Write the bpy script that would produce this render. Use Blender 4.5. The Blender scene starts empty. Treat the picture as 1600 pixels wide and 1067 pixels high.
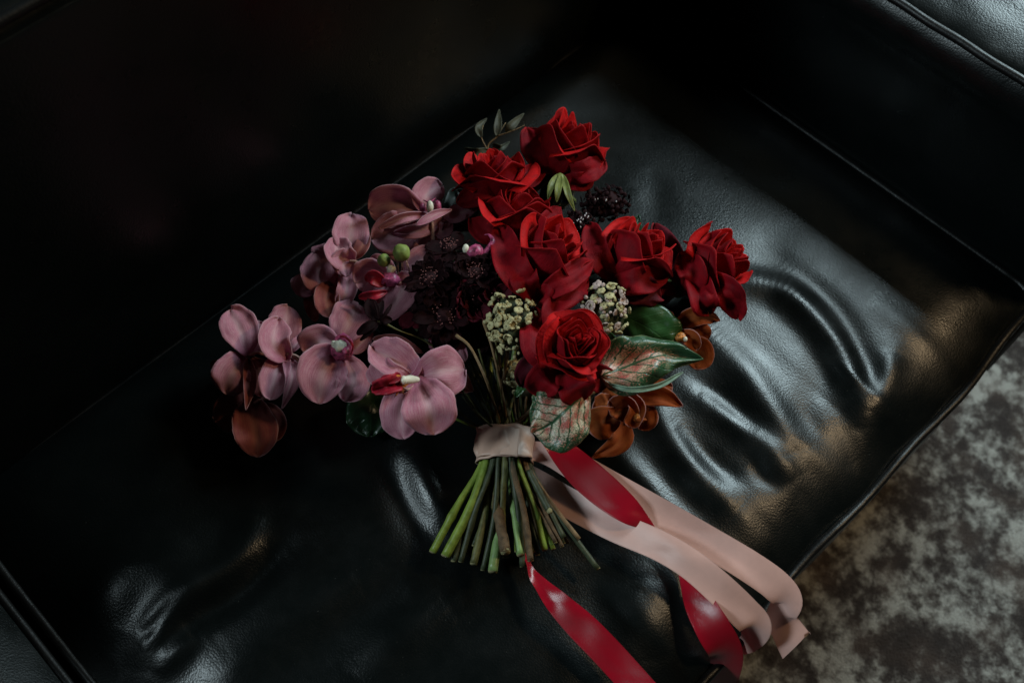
import bpy, math, random
import numpy as np
from mathutils import Vector, Matrix, noise

# ------------------------------------------------------------------ camera
FPX = 1657.0                                   # focal length in pixels of the 1600 px wide photograph
D1 = Vector((3137, 2685, -FPX)).normalized()   # chair width direction, in camera axes
D2 = Vector((-3606, 3190, -FPX)).normalized()  # chair depth direction, in camera axes
D3 = D1.cross(D2).normalized()
D2 = D3.cross(D1).normalized()
RC = Matrix((D1, D2, D3))                      # camera axes -> world axes
CR, CU, CB = RC @ Vector((1, 0, 0)), RC @ Vector((0, 1, 0)), RC @ Vector((0, 0, 1))
CAM = CB * 1.0                                 # one metre from the middle of the seat
MPP = 1.0 / FPX                                # metres per photo pixel near the bouquet

scene = bpy.context.scene
cam_d = bpy.data.cameras.new('camera'); cam = bpy.data.objects.new('camera', cam_d)
scene.collection.objects.link(cam)
cam.matrix_world = Matrix.Translation(CAM) @ RC.to_4x4()
cam_d.sensor_width = 36; cam_d.lens = 36 * FPX / 1600; cam_d.clip_end = 50; cam_d.clip_start = 0.02
cam_d.dof.use_dof = True; cam_d.dof.focus_distance = 0.92; cam_d.dof.aperture_fstop = 5.0
scene.camera = cam

def ray(x, y):
    return RC @ Vector((x - 800, 533.5 - y, -FPX)).normalized()
def P(x, y, z=0.0):
    d = ray(x, y)
    return CAM + d * ((z - CAM.z) / d.z)

# ------------------------------------------------------------------ world, lamps, exposure
w = bpy.data.worlds.new('World'); scene.world = w; w.use_nodes = True
w.node_tree.nodes['Background'].inputs[0].default_value = (0.55, 0.72, 0.8, 1)
w.node_tree.nodes['Background'].inputs[1].default_value = 0.004
scene.view_settings.view_transform = 'Standard'; scene.view_settings.look = 'None'
scene.view_settings.exposure = 0; scene.view_settings.gamma = 1
scene.cycles.use_denoising = True
scene.cycles.max_bounces = 6; scene.cycles.sample_clamp_indirect = 3
def area(name, direction, dist, sx, sy, power, col, target=Vector((0, 0, 0.05))):
    l = bpy.data.lights.new(name, 'AREA'); l.shape = 'RECTANGLE'; l.size = sx; l.size_y = sy
    l.energy = power; l.color = col
    o = bpy.data.objects.new(name, l); scene.collection.objects.link(o)
    d = Vector(direction).normalized(); o.location = target + d * dist
    o.rotation_euler = d.to_track_quat('Z', 'Y').to_euler()
    return o
area('window_light', (0.82, 0.0, 0.58), 2.2, 0.62, 0.85, 40.0, (0.73, 0.94, 1.0))
area('window_light_far', (-0.67, 0.43, 0.62), 2.4, 0.40, 0.50, 27.0, (0.76, 0.94, 1.0))
area('warm_lamp', (0.56, -0.44, 0.71), 2.0, 0.20, 0.20, 9.5, (1.0, 0.72, 0.42))

# ------------------------------------------------------------------ materials
def new_mat(name, base=(.5, .5, .5), rough=.5, spec=.5, sheen=0, sheen_tint=(1, 1, 1), coat=0, sss=0, trans=0):
    m = bpy.data.materials.new(name); m.use_nodes = True
    b = m.node_tree.nodes['Principled BSDF']
    b.inputs['Base Color'].default_value = (*base, 1); b.inputs['Roughness'].default_value = rough
    b.inputs['Specular IOR Level'].default_value = spec
    b.inputs['Sheen Weight'].default_value = sheen; b.inputs['Sheen Tint'].default_value = (*sheen_tint, 1)
    b.inputs['Sheen Roughness'].default_value = 0.4
    b.inputs['Coat Weight'].default_value = coat
    if sss:
        b.inputs['Subsurface Weight'].default_value = sss; b.inputs['Subsurface Radius'].default_value = (.004, .002, .002)
        b.inputs['Subsurface Scale'].default_value = 1.0
    return m, m.node_tree, b
class NT:
    def __init__(s, nt): s.nt = nt
    def n(s, t, **k):
        o = s.nt.nodes.new(t)
        for a, v in k.items(): setattr(o, a, v)
        return o
    def l(s, a, b): s.nt.links.new(a, b)
    def coord(s, which='Object'):
        return s.n('ShaderNodeTexCoord').outputs[which]
    def noise(s, vec, scale, detail=3, rough=.5):
        o = s.n('ShaderNodeTexNoise'); o.inputs['Scale'].default_value = scale
        o.inputs['Detail'].default_value = detail; o.inputs['Roughness'].default_value = rough
        if vec is not None: s.l(vec, o.inputs['Vector'])
        return o.outputs['Fac']
    def vor(s, vec, scale, feature='F1'):
        o = s.n('ShaderNodeTexVoronoi', feature=feature); o.inputs['Scale'].default_value = scale
        s.l(vec, o.inputs['Vector']); return o.outputs['Distance']
    def ramp(s, fac, stops, interp='LINEAR'):
        o = s.n('ShaderNodeValToRGB'); o.color_ramp.interpolation = interp
        e = o.color_ramp.elements
        while len(e) < len(stops): e.new(.5)
        for el, (p, c) in zip(e, stops):
            el.position = p; el.color = (*c, 1) if isinstance(c, tuple) else (c, c, c, 1)
        s.l(fac, o.inputs[0]); return o.outputs[0]
    def math(s, op, a, b=None, c=None):
        o = s.n('ShaderNodeMath', operation=op)
        for i, v in enumerate((a, b, c)):
            if v is None: continue
            if isinstance(v, (int, float)): o.inputs[i].default_value = v
            else: s.l(v, o.inputs[i])
        return o.outputs[0]
    def mix(s, fac, a, b, mode='MIX'):
        o = s.n('ShaderNodeMix', data_type='RGBA', blend_type=mode)
        for i, v in ((0, fac), (6, a), (7, b)):
            if isinstance(v, (int, float)): o.inputs[i].default_value = v
            elif isinstance(v, tuple): o.inputs[i].default_value = (*v, 1)
            else: s.l(v, o.inputs[i])
        return o.outputs[2]
    def bump(s, h, strength, dist, normal=None):
        o = s.n('ShaderNodeBump'); o.inputs['Strength'].default_value = strength; o.inputs['Distance'].default_value = dist
        s.l(h, o.inputs['Height'])
        if normal is not None: s.l(normal, o.inputs['Normal'])
        return o.outputs[0]
    def uv(s):
        sp = s.n('ShaderNodeSeparateXYZ'); s.l(s.n('ShaderNodeTexCoord').outputs['UV'], sp.inputs[0])
        return sp.outputs[0], sp.outputs[1]
    def comb(s, x, y, z=0):
        o = s.n('ShaderNodeCombineXYZ')
        for i, v in enumerate((x, y, z)):
            if isinstance(v, (int, float)): o.inputs[i].default_value = v
            else: s.l(v, o.inputs[i])
        return o.outputs[0]
M = {}
def mat_leather(name, base, rough):
    m, nt, b = new_mat(name, base, rough, .36)
    g = NT(nt); co = g.coord('Object')
    wob = g.noise(co, 90, 2)
    vec = g.n('ShaderNodeVectorMath', operation='ADD'); g.l(co, vec.inputs[0])
    sc = g.n('ShaderNodeVectorMath', operation='SCALE'); sc.inputs['Scale'].default_value = .004
    nn = g.n('ShaderNodeTexNoise'); nn.inputs['Scale'].default_value = 60; g.l(co, nn.inputs['Vector'])
    g.l(nn.outputs['Color'], sc.inputs[0]); g.l(sc.outputs[0], vec.inputs[1])
    v1 = g.vor(vec.outputs[0], 560); v2 = g.noise(co, 1200, 3)
    h = g.math('ADD', g.math('MULTIPLY', v1, -1.0), g.math('MULTIPLY', v2, .35))
    br = g.noise(co, 35, 3)
    h2 = g.math('ADD', g.math('MULTIPLY', br, .9), g.math('MULTIPLY', g.noise(co, 14, 3, .6), 1.2))
    n1 = g.bump(h2, .25, .0006)
    n2 = g.bump(h, .30, .0004, n1)
    nt.links.new(n2, b.inputs['Normal'])
    rr = g.ramp(g.noise(co, 22, 4, .6), [(.3, rough - .06), (.75, rough + .10)])
    g.l(rr, b.inputs['Roughness'])
    # fine dust specks
    sp = g.ramp(g.noise(co, 420, 1), [(.79, 0.0), (.82, 1.0)])
    g.l(g.mix(g.math('MULTIPLY', sp, .25), base, (.12, .12, .11)), b.inputs['Base Color'])
    M[name] = m
mat_leather('leather', (.0026, .0040, .0040), .30)
mat_leather('piping', (.003, .003, .003), .42)

def mat_rose(key, ca, cb):
    m, nt, b = new_mat('rose_petal', (.34, .004, .008), .66, .14, sheen=.12, sheen_tint=(1, .10, .08))
    g = NT(nt); u, v = g.uv(); co = g.coord('Object')
    veins = g.noise(g.comb(g.math('MULTIPLY', u, 46), g.math('MULTIPLY', v, 5)), 1.0, 3)
    blot = g.noise(co, 60, 4, .6)
    c = g.mix(g.ramp(blot, [(.35, 0.0), (.7, 1.0)]), ca, cb)
    c = g.mix(g.math('MULTIPLY', veins, .28), c, (.12, .001, .006))
    # bruised, greyish dried patches on the rim
    edge = g.math('MULTIPLY', g.ramp(v, [(.80, 0.0), (.97, 1.0)]), g.ramp(g.noise(co, 140, 4, .7), [(.56, 0.0), (.70, 1.0)]))
    c = g.mix(g.math('MULTIPLY', edge, .7), c, (.09, .018, .022))
    c = g.mix(g.ramp(v, [(.90, 0.0), (1.0, .22)]), c, (.62, .012, .010))  # lip painted brighter red, the light that petal edges catch
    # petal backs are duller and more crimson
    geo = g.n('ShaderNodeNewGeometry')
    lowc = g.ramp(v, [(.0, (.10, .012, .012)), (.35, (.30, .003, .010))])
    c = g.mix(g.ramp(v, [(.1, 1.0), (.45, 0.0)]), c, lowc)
    g.l(c, b.inputs['Base Color'])
    h = g.math('ADD', veins, g.math('MULTIPLY', g.noise(co, 900, 2), .5))
    h = g.math('ADD', h, g.math('MULTIPLY', g.noise(co, 70, 3, .6), 2.5))
    g.l(g.bump(h, .6, .0008), b.inputs['Normal'])
    M[key] = m
mat_rose('rose', (.62, .007, .007), (.42, .004, .007))
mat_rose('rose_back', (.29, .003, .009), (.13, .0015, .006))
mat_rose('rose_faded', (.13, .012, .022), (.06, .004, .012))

def mat_orchid(name, c0, c1, cv, centre, deep):
    m, nt, b = new_mat(name, c0, .72, .14, sheen=.10)
    g = NT(nt); u, v = g.uv(); co = g.coord('Object')
    uu = g.math('ABSOLUTE', g.math('SUBTRACT', u, .5))
    # veins fan out from the base
    veins = g.noise(g.comb(g.math('MULTIPLY', u, 62), g.math('MULTIPLY', v, 4.5)), 1.0, 4, .65)
    stain = g.noise(co, 75, 6, .75)
    c = g.mix(g.ramp(stain, [(.36, 0.0), (.66, 1.0)]), c0, c1)
    c = g.mix(g.math('MULTIPLY', g.ramp(veins, [(.47, 0.0), (.57, 1.0)]), .42), c, cv)
    sk = g.ramp(g.vor(co, 900), [(.12, 1.0), (.3, 0.0)])
    c = g.mix(g.math('MULTIPLY', sk, .22), c, deep)
    mid = g.math('MULTIPLY', g.ramp(uu, [(.0, 1.0), (.14, 0.0)]), g.ramp(v, [(.15, 0.2), (.5, 1.0), (1.0, .4)]))
    c = g.mix(g.math('MULTIPLY', mid, .45), c, centre)
    c = g.mix(g.ramp(v, [(.0, .75), (.3, 0.0)]), c, deep)
    gr = g.noise(co, 1500, 2, .7)
    c = g.mix(g.math('MULTIPLY', g.ramp(gr, [(.4, 0.0), (.7, 1.0)]), .30), c, cv)
    rim = g.ramp(g.math('MAXIMUM', g.math('MULTIPLY', uu, 2), v), [(.95, 0.0), (1.0, 1.0)])
    c = g.mix(g.math('MULTIPLY', rim, .45), c, (.72, .52, .56))
    g.l(c, b.inputs['Base Color'])
    h = g.math('ADD', veins, g.math('MULTIPLY', g.noise(co, 1300, 2), .45))
    g.l(g.bump(h, .35, .0005), b.inputs['Normal'])
    tr = g.n('ShaderNodeBsdfTranslucent'); g.l(c, tr.inputs[0])
    mx = g.n('ShaderNodeMixShader'); mx.inputs[0].default_value = .34
    g.l(b.outputs[0], mx.inputs[1]); g.l(tr.outputs[0], mx.inputs[2])
    g.l(mx.outputs[0], nt.nodes['Material Output'].inputs[0])
    M[name] = m
mat_orchid('orchid', (.62, .235, .31), (.50, .15, .23), (.76, .48, .53), (.90, .72, .70), (.38, .05, .16))
mat_orchid('orchid_shaded', (.40, .10, .10), (.29, .055, .075), (.42, .18, .12), (.50, .26, .17), (.16, .03, .04))  # russet copy of the orchid colours, shade and light through petals painted in
mat_orchid('orange_orchid', (.54, .14, .030), (.40, .075, .020), (.26, .045, .015), (.42, .13, .04), (.20, .03, .015))
def simple(key, base, rough, spec=.4, nscale=200, var=.35, bump=.3, **k):
    m, nt, b = new_mat(key, base, rough, spec, **k)
    g = NT(nt); co = g.coord('Object')
    n = g.noise(co, nscale, 4, .6)
    dark = tuple(x * (1 - var) for x in base); lite = tuple(min(1, x * (1 + var)) for x in base)
    g.l(g.mix(g.ramp(n, [(.3, 0.0), (.7, 1.0)]), dark, lite), b.inputs['Base Color'])
    g.l(g.bump(g.noise(co, nscale * 4, 3), bump, .0006), b.inputs['Normal'])
    M[key] = m
    return m
simple('orchid_lip', (.30, .010, .025), .5, .3, 160, .5)
simple('orchid_throat', (.55, .20, .04), .4, .4, 500, .8)
simple('orchid_white', (.72, .68, .55), .4, .4, 120, .12)
simple('magenta', (.36, .06, .14), .4, .4, 260, .9)
simple('pedicel', (.42, .24, .20), .5, .3, 150, .35)
simple('bud_green', (.22, .28, .07), .55, .3, 170, .25)
simple('dark_petal', (.008, .0011, .002), .8, .10, 90, .5)
simple('maroon_petal', (.060, .003, .009), .75, .15, 90, .5)
simple('dark_centre', (.02, .004, .006), .8, .2)
simple('stamen_tip', (.24, .09, .09), .6, .3)
simple('white_tip', (.6, .55, .56), .6, .3)
simple('cream', (.46, .41, .22), .55, .3, 120, .3)
simple('blush_cream', (.50, .38, .34), .55, .3, 120, .25)
simple('green_stem', (.19, .27, .045), .42, .4, 120, .35)
simple('pale_green_stem', (.22, .34, .12), .38, .4, 120, .25)
simple('dark_stem', (.045, .055, .028), .5, .35, 130, .4)
simple('olive_stem', (.10, .10, .035), .5, .35, 140, .5)
simple('woody', (.115, .072, .038), .7, .3, 170, .5, bump=.9)
simple('tan_stem', (.20, .125, .06), .6, .3, 160, .35)
simple('cut_face', (.30, .27, .14), .8, .2, 500, .35)
simple('sepal_green', (.10, .13, .035), .55, .3, 90, .4)
simple('sepal_bright', (.17, .19, .05), .5, .3, 90, .4)
simple('leaf_pale', (.16, .24, .17), .5, .4, 90, .3)
simple('twig_leaf', (.05, .048, .028), .6, .3, 90, .4)

def mat_leaf(name, base, rough):
    m, nt, b = new_mat(name, base, rough, .5)
    g = NT(nt); u, v = g.uv(); co = g.coord('Object')
    uu = g.math('ABSOLUTE', g.math('SUBTRACT', u, .5))
    f = g.math('FRACT', g.math('MULTIPLY', g.math('SUBTRACT', v, g.math('MULTIPLY', uu, .55)), 8))
    vein = g.math('MAXIMUM', g.ramp(f, [(.0, 1.0), (.07, 0.0)]), g.ramp(uu, [(.0, 1.0), (.02, 0.0)]))
    c = g.mix(g.noise(co, 70, 3), tuple(x * .7 for x in base), tuple(x * 1.3 for x in base))
    c = g.mix(g.math('MULTIPLY', vein, .35), c, tuple(x * 2.2 for x in base))
    g.l(c, b.inputs['Base Color'])
    g.l(g.bump(g.math('ADD', g.math('MULTIPLY', vein, -.6), g.math('MULTIPLY', g.noise(co, 500, 2), .3)), .5, .0008), b.inputs['Normal'])
    M[name] = m
mat_leaf('leaf_dark', (.014, .040, .016), .30)
mat_leaf('leaf_shaded', (.006, .011, .007), .55)  # near-black leaf colour, the shade deep in the bouquet painted in
mat_leaf('leaf_mid', (.022, .075, .018), .34)

def mat_caladium(name, pinkness, reach):
    """green leaf whose blade between the veins is flushed pink and speckled"""
    m, nt, b = new_mat(name, (.03, .09, .03), .36, .5)
    g = NT(nt); u, v = g.uv(); co = g.coord('UV')
    wob = g.math('MULTIPLY', g.math('SUBTRACT', g.noise(co, 9, 3), .5), .10)
    uu = g.math('ABSOLUTE', g.math('SUBTRACT', g.math('ADD', u, g.math('MULTIPLY', wob, .35)), .5))
    ph = g.math('MULTIPLY', g.math('ADD', g.math('SUBTRACT', v, g.math('MULTIPLY', uu, .85)), wob), 6.2)
    f = g.math('FRACT', ph)
    tri = g.math('ABSOLUTE', g.math('SUBTRACT', f, .5))            # .5 on a vein, 0 between two
    vein = g.math('MAXIMUM', g.ramp(tri, [(.40, 0.0), (.46, 1.0)]), g.ramp(uu, [(.012, 1.0), (.035, 0.0)]))
    speck = g.vor(co, 34, 'DISTANCE_TO_EDGE')
    net = g.ramp(speck, [(.03, 0.0), (.10, 1.0)])
    tone = g.noise(co, 7, 4, .6)
    pink = g.mix(g.ramp(tone, [(.38, 0.0), (.60, 1.0)]), (.58, .13, .11), pinkness)
    green = g.mix(g.noise(co, 5, 3), (.012, .055, .022), (.05, .13, .06))
    # flush fades out in islands towards the tip and the margin
    flush = g.math('SUBTRACT', 1.0, g.math('ADD', g.math('MULTIPLY', v, reach[0]), g.math('MULTIPLY', uu, reach[1])))
    flush = g.math('ADD', flush, g.math('MULTIPLY', g.math('SUBTRACT', g.noise(co, 40, 3, .7), .5), 1.4))
    mask = g.math('MULTIPLY', g.ramp(flush, [(.40, 0.0), (.47, 1.0)]), g.math('SUBTRACT', 1.0, vein))
    mask = g.math('MULTIPLY', mask, g.math('ADD', .35, g.math('MULTIPLY', net, .65)))
    c = g.mix(mask, green, pink)
    rim = g.ramp(g.math('MULTIPLY', uu, 2), [(.95, 0.0), (.985, 1.0)])
    c = g.mix(g.math('MULTIPLY', rim, .5), c, (.30, .30, .15))
    g.l(c, b.inputs['Base Color'])
    g.l(g.bump(g.math('ADD', g.math('MULTIPLY', vein, -1.0), g.math('MULTIPLY', g.noise(co, 60, 2), .3)), .6, .0009), b.inputs['Normal'])
    M[name] = m
mat_caladium('caladium_green', (.62, .40, .28), (.66, 1.25))
mat_caladium('caladium_pink', (.70, .64, .47), (.30, 1.1))

def mat_satin(name, base, rough, sheen):
    m, nt, b = new_mat(name, base, rough, .8, sheen=sheen, sheen_tint=(1, .9, .88))
    g = NT(nt); u, v = g.uv(); co = g.coord('Object')
    weave = g.n('ShaderNodeTexWave'); weave.inputs['Scale'].default_value = 42; weave.inputs['Distortion'].default_value = .3
    g.l(g.comb(g.math('MULTIPLY', u, 1), 0), weave.inputs['Vector'])
    soft = g.noise(co, 45, 4, .6)
    c = g.mix(g.ramp(soft, [(.3, 0.0), (.7, 1.0)]), tuple(x * .86 for x in base), base)
    hem = g.ramp(g.math('ABSOLUTE', g.math('SUBTRACT', u, .5)), [(.465, 0.0), (.478, 1.0)])
    c = g.mix(g.math('MULTIPLY', hem, .35), c, tuple(x * .55 for x in base))
    g.l(c, b.inputs['Base Color'])
    streak = g.noise(g.comb(g.math('MULTIPLY', u, 60), g.math('MULTIPLY', v, 2.5)), 1.0, 3, .6)
    h = g.math('ADD', g.math('MULTIPLY', streak, .5), g.math('ADD', g.math('MULTIPLY', g.noise(co, 1600, 2), .35), g.math('MULTIPLY', hem, -.4)))
    g.l(g.bump(h, .35, .0003), b.inputs['Normal'])
    tg = g.n('ShaderNodeTangent'); tg.direction_type = 'UV_MAP'; g.l(tg.outputs[0], b.inputs['Tangent'])
    b.inputs['Anisotropic'].default_value = .75; b.inputs['Anisotropic Rotation'].default_value = .25
    M[name] = m
mat_satin('satin_pink', (.80, .48, .42), .36, .3)
mat_satin('satin_pink_shaded', (.66, .42, .32), .50, .3)  # same pink satin with shade painted in as a darker, warmer tan
mat_satin('satin_red', (.34, .004, .016), .32, .08)

def mat_rug():
    m, nt, b = new_mat('rug', (.2, .2, .19), .95, .1, sheen=.1)
    g = NT(nt); co = g.coord('Object')
    n = g.noise(co, 15, 8, .70); n2 = g.noise(co, 60, 4, .7)
    s = g.math('ADD', g.math('MULTIPLY', n, .80), g.math('MULTIPLY', n2, .20))
    c = g.ramp(s, [(.42, (.042, .036, .035)), (.475, (.072, .063, .060)), (.525, (.18, .175, .165)), (.59, (.38, .385, .365))])
    br = g.ramp(g.noise(co, 13, 3), [(.5, 0.0), (.68, 1.0)])
    c = g.mix(g.math('MULTIPLY', br, .35), c, (.13, .095, .08))
    g.l(c, b.inputs['Base Color'])
    g.l(g.bump(g.math('ADD', g.noise(co, 420, 3), g.math('MULTIPLY', s, 1.5)), .8, .004), b.inputs['Normal'])
    M['rug'] = m
mat_rug()
simple('floorboard', (.06, .055, .05), .7)

# ------------------------------------------------------------------ mesh helpers
COL = scene.collection
def mk_mesh(name, verts, faces, mat, uvs=None, smooth=True):
    me = bpy.data.meshes.new(name); me.from_pydata([tuple(v) for v in verts], [], faces)
    if smooth: me.polygons.foreach_set('use_smooth', [True] * len(me.polygons))
    if uvs is not None:
        l = me.uv_layers.new(name='UVMap')
        idx = np.empty(len(me.loops), dtype=np.int32); me.loops.foreach_get('vertex_index', idx)
        l.data.foreach_set('uv', np.asarray(uvs, dtype=np.float32)[idx].ravel())
    me.materials.append(M[mat]); me.update()
    return me
def link(name, me, parent=None, solid=0.0):
    o = bpy.data.objects.new(name, me); COL.objects.link(o)
    if parent is not None: o.parent = parent
    if solid:
        s = o.modifiers.new('thickness', 'SOLIDIFY'); s.thickness = solid; s.offset = 0
    return o
def thing(name, label, cat, loc, group=None):
    o = bpy.data.objects.new(name, None); COL.objects.link(o)
    o.empty_display_size = .01; o.location = loc
    o['label'] = label; o['category'] = cat
    if group: o['group'] = group
    return o
def origin(root):
    o = Vector((0, 0, 0))
    while root is not None:
        o += Vector(root.location); root = root.parent
    return o
def spline(pts, n):
    """Catmull-Rom through pts (any dimension), n samples"""
    p = [np.array(q, float) for q in pts]
    p = [2 * p[0] - p[1]] + p + [2 * p[-1] - p[-2]]
    segs = len(p) - 3; out = []
    for i in range(n):
        t = i / (n - 1) * segs; k = min(int(t), segs - 1); t -= k
        a, b, c, d = p[k:k + 4]
        out.append(.5 * ((2 * b) + (-a + c) * t + (2 * a - 5 * b + 4 * c - d) * t * t + (-a + 3 * b - 3 * c + d) * t ** 3))
    return out
def prof(kind, t):
    if kind == 'round':
        if t > .56: return max(.03, (1 - ((t - .56) / .44) ** 2.3) ** .5)
        return .20 + .80 * math.sin(math.pi / 2 * t / .56) ** 1.15
    if kind == 'ell': return max(.05, math.sin(math.pi * t ** 1.12) ** .5)
    if kind == 'rosep': return max(.05, (.35 + .65 * math.sin(math.pi / 2 * min(1, t / .6))) * (1 - max(0, (t - .55) / .45) ** 2.4) ** .62)
    if kind == 'sepal': return max(.03, (math.sin(math.pi * t ** .85) ** .8) * (1 - .25 * t))
    if kind == 'leaf': return max(.02, (1 - (1 - min(1, t / .28)) ** 2) ** .5 if t < .28 else (1 - ((t - .28) / .72) ** 1.45) ** .92)
    if kind == 'blunt': return max(.06, min(1, (t / .2) ** .5) * (1 - max(0, (t - .8) / .2) ** 3) ** .5)
def patch_mesh(root, sp, wpx, kind, mat, roll=0, cup=0.25, ruf=.05, nu=13, nv=19, seed=0, name='petal', skew=0, curl=0, groove=0):
    """a petal or leaf: a spine through photo points lifted to real heights, a width profile, cupping and ruffle"""
    org = origin(root)
    if len(sp) == 2:
        a, b = sp; sp = [a, tuple((a[i] + b[i]) / 2 + (0, 0, .004)[i] for i in range(3)), b]
    ts = [1 - (1 - i / (nv - 1)) ** 1.35 for i in range(nv)]
    C = spline([P(*q) for q in sp], 101)
    vs, uv = [], []
    hwm = wpx * MPP / 2
    for t in ts:
        k = t * 100; i0 = min(int(k), 99)
        c = Vector(C[i0]).lerp(Vector(C[i0 + 1]), k - i0)
        T = (Vector(C[min(i0 + 2, 100)]) - Vector(C[max(i0 - 1, 0)])).normalized()
        V = (CAM - c).normalized()
        W = T.cross(V).normalized()
        r = math.radians(roll)
        W2 = W * math.cos(r) + V * math.sin(r)
        N = W2.cross(T).normalized()
        if N.dot(V) < 0: N = -N
        dep = (CAM - c).dot(CB); hw = hwm * prof(kind, t) * dep
        for j in range(nu):
            s = -1 + 2 * j / (nu - 1)
            nz = noise.noise(Vector((s * 1.6 + seed * 7.3, t * 3.2, seed * 3.1)))
            edge = noise.noise(Vector((s * 2 + 9.1, t * 7 + seed * 5.7, 1.7)))
            off = cup * hwm * (s * s) * prof('ell', min(.98, .2 + t * .7)) + ruf * hwm * 2.2 * nz + ruf * hwm * 1.5 * edge * s * s
            off -= curl * hwm * t ** 3 * 1.2 + groove * hwm * math.exp(-(s / .16) ** 2) * math.sin(math.pi * min(1, t * 1.05)) \
                - groove * .35 * hwm * math.cos(s * 9 + seed) * t * (1 - t) * 2
            wid = s * hw * (1 + .06 * edge) + skew * hwm * (t * t) * .5
            vs.append(c + W2 * wid + N * off - org); uv.append(((s + 1) / 2, t))
    fs = [(i * nu + j, i * nu + j + 1, (i + 1) * nu + j + 1, (i + 1) * nu + j) for i in range(nv - 1) for j in range(nu - 1)]
    return mk_mesh(name, vs, fs, mat, uv)
def patch(root, sp, wpx, kind='round', mat='orchid', name='petal', solid=.0007, **k):
    return link(name, patch_mesh(root, sp, wpx, kind, mat, name=name, **k), root, solid)
def tube_mesh(root, pts, radii, mat, n=10, samples=None, name='stem', knob=None, cap=True, world=False, seed=0, rough=0.0):
    """tube through photo points (x, y, z); radii in metres; knobs: list of (t, extra)"""
    org = origin(root)
    W = [Vector(q) for q in pts] if world else [P(*q) for q in pts]
    samples = samples or max(6, 6 * len(W))
    C = [Vector(c) for c in spline(W, samples)]
    R = [float(r[0]) for r in spline([(r,) for r in radii], samples)] if len(radii) > 1 else [radii[0]] * samples
    vs, fs, uv = [], [], []
    prev = None
    for i, c in enumerate(C):
        T = (C[min(i + 1, samples - 1)] - C[max(i - 1, 0)]).normalized()
        A = (prev - T * prev.dot(T)).normalized() if prev is not None else T.orthogonal().normalized()
        prev = A; B = T.cross(A); t = i / (samples - 1); r = R[i]
        if knob:
            for kt, ke in knob: r *= 1 + ke * math.exp(-((t - kt) / .018) ** 2)
        for j in range(n):
            a = 2 * math.pi * j / n
            rr = r * (1 + rough * noise.noise(Vector((math.cos(a) * 1.5, math.sin(a) * 1.5, i * .6 + seed * 3))))
            vs.append(c + A * (rr * math.cos(a)) + B * (rr * math.sin(a)) - org); uv.append((j / n, t))
    for i in range(samples - 1):
        for j in range(n):
            fs.append((i * n + j, i * n + (j + 1) % n, (i + 1) * n + (j + 1) % n, (i + 1) * n + j))
    if cap:
        fs.append(tuple(range(n))[::-1]); fs.append(tuple((samples - 1) * n + j for j in range(n)))
    return mk_mesh(name, vs, fs, mat, uv), C
def tube(root, pts, radii, mat, name='stem', **k):
    me, C = tube_mesh(root, pts, radii, mat, name=name, **k)
    return link(name, me, root), C
def blob_mesh(center, rad, mat, name, axes=None, n=12, m=9, rough=.08, seed=0):
    ax = axes or (Vector((1, 0, 0)), Vector((0, 1, 0)), Vector((0, 0, 1)))
    vs, fs = [], []
    for i in range(m + 1):
        p = math.pi * i / m
        for j in range(n):
            a = 2 * math.pi * j / n
            d = Vector((math.sin(p) * math.cos(a), math.sin(p) * math.sin(a), math.cos(p)))
            k = 1 + rough * noise.noise(d * 1.7 + Vector((seed * 3.3, 0, 0)))
            vs.append(center + (ax[0] * d.x * rad[0] + ax[1] * d.y * rad[1] + ax[2] * d.z * rad[2]) * k)
    for i in range(m):
        for j in range(n): fs.append((i * n + j, (i + 1) * n + j, (i + 1) * n + (j + 1) % n, i * n + (j + 1) % n))
    return mk_mesh(name, vs, fs, mat, [(0.5, 0.5)] * len(vs))
def blob(root, px, rad, mat, name, **k):
    """ellipsoid of half axes rad (pixels: along picture x, y, depth) at a photo point"""
    return link(name, blob_mesh(P(*px) - origin(root), tuple(r * MPP for r in rad), mat, name, axes=(CR, CU, CB), **k), root)
def camvec(a): return (CR * a[0] + CU * a[1] + CB * a[2]).normalized()
def frame(axis, spin=0):
    z = axis; x = z.orthogonal().normalized(); y = z.cross(x)
    c, s = math.cos(spin), math.sin(spin)
    return Matrix((x * c + y * s, -x * s + y * c, z)).transposed()
def sstep(a, b, x):
    t = min(1, max(0, (x - a) / (b - a))); return t * t * (3 - 2 * t)

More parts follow.
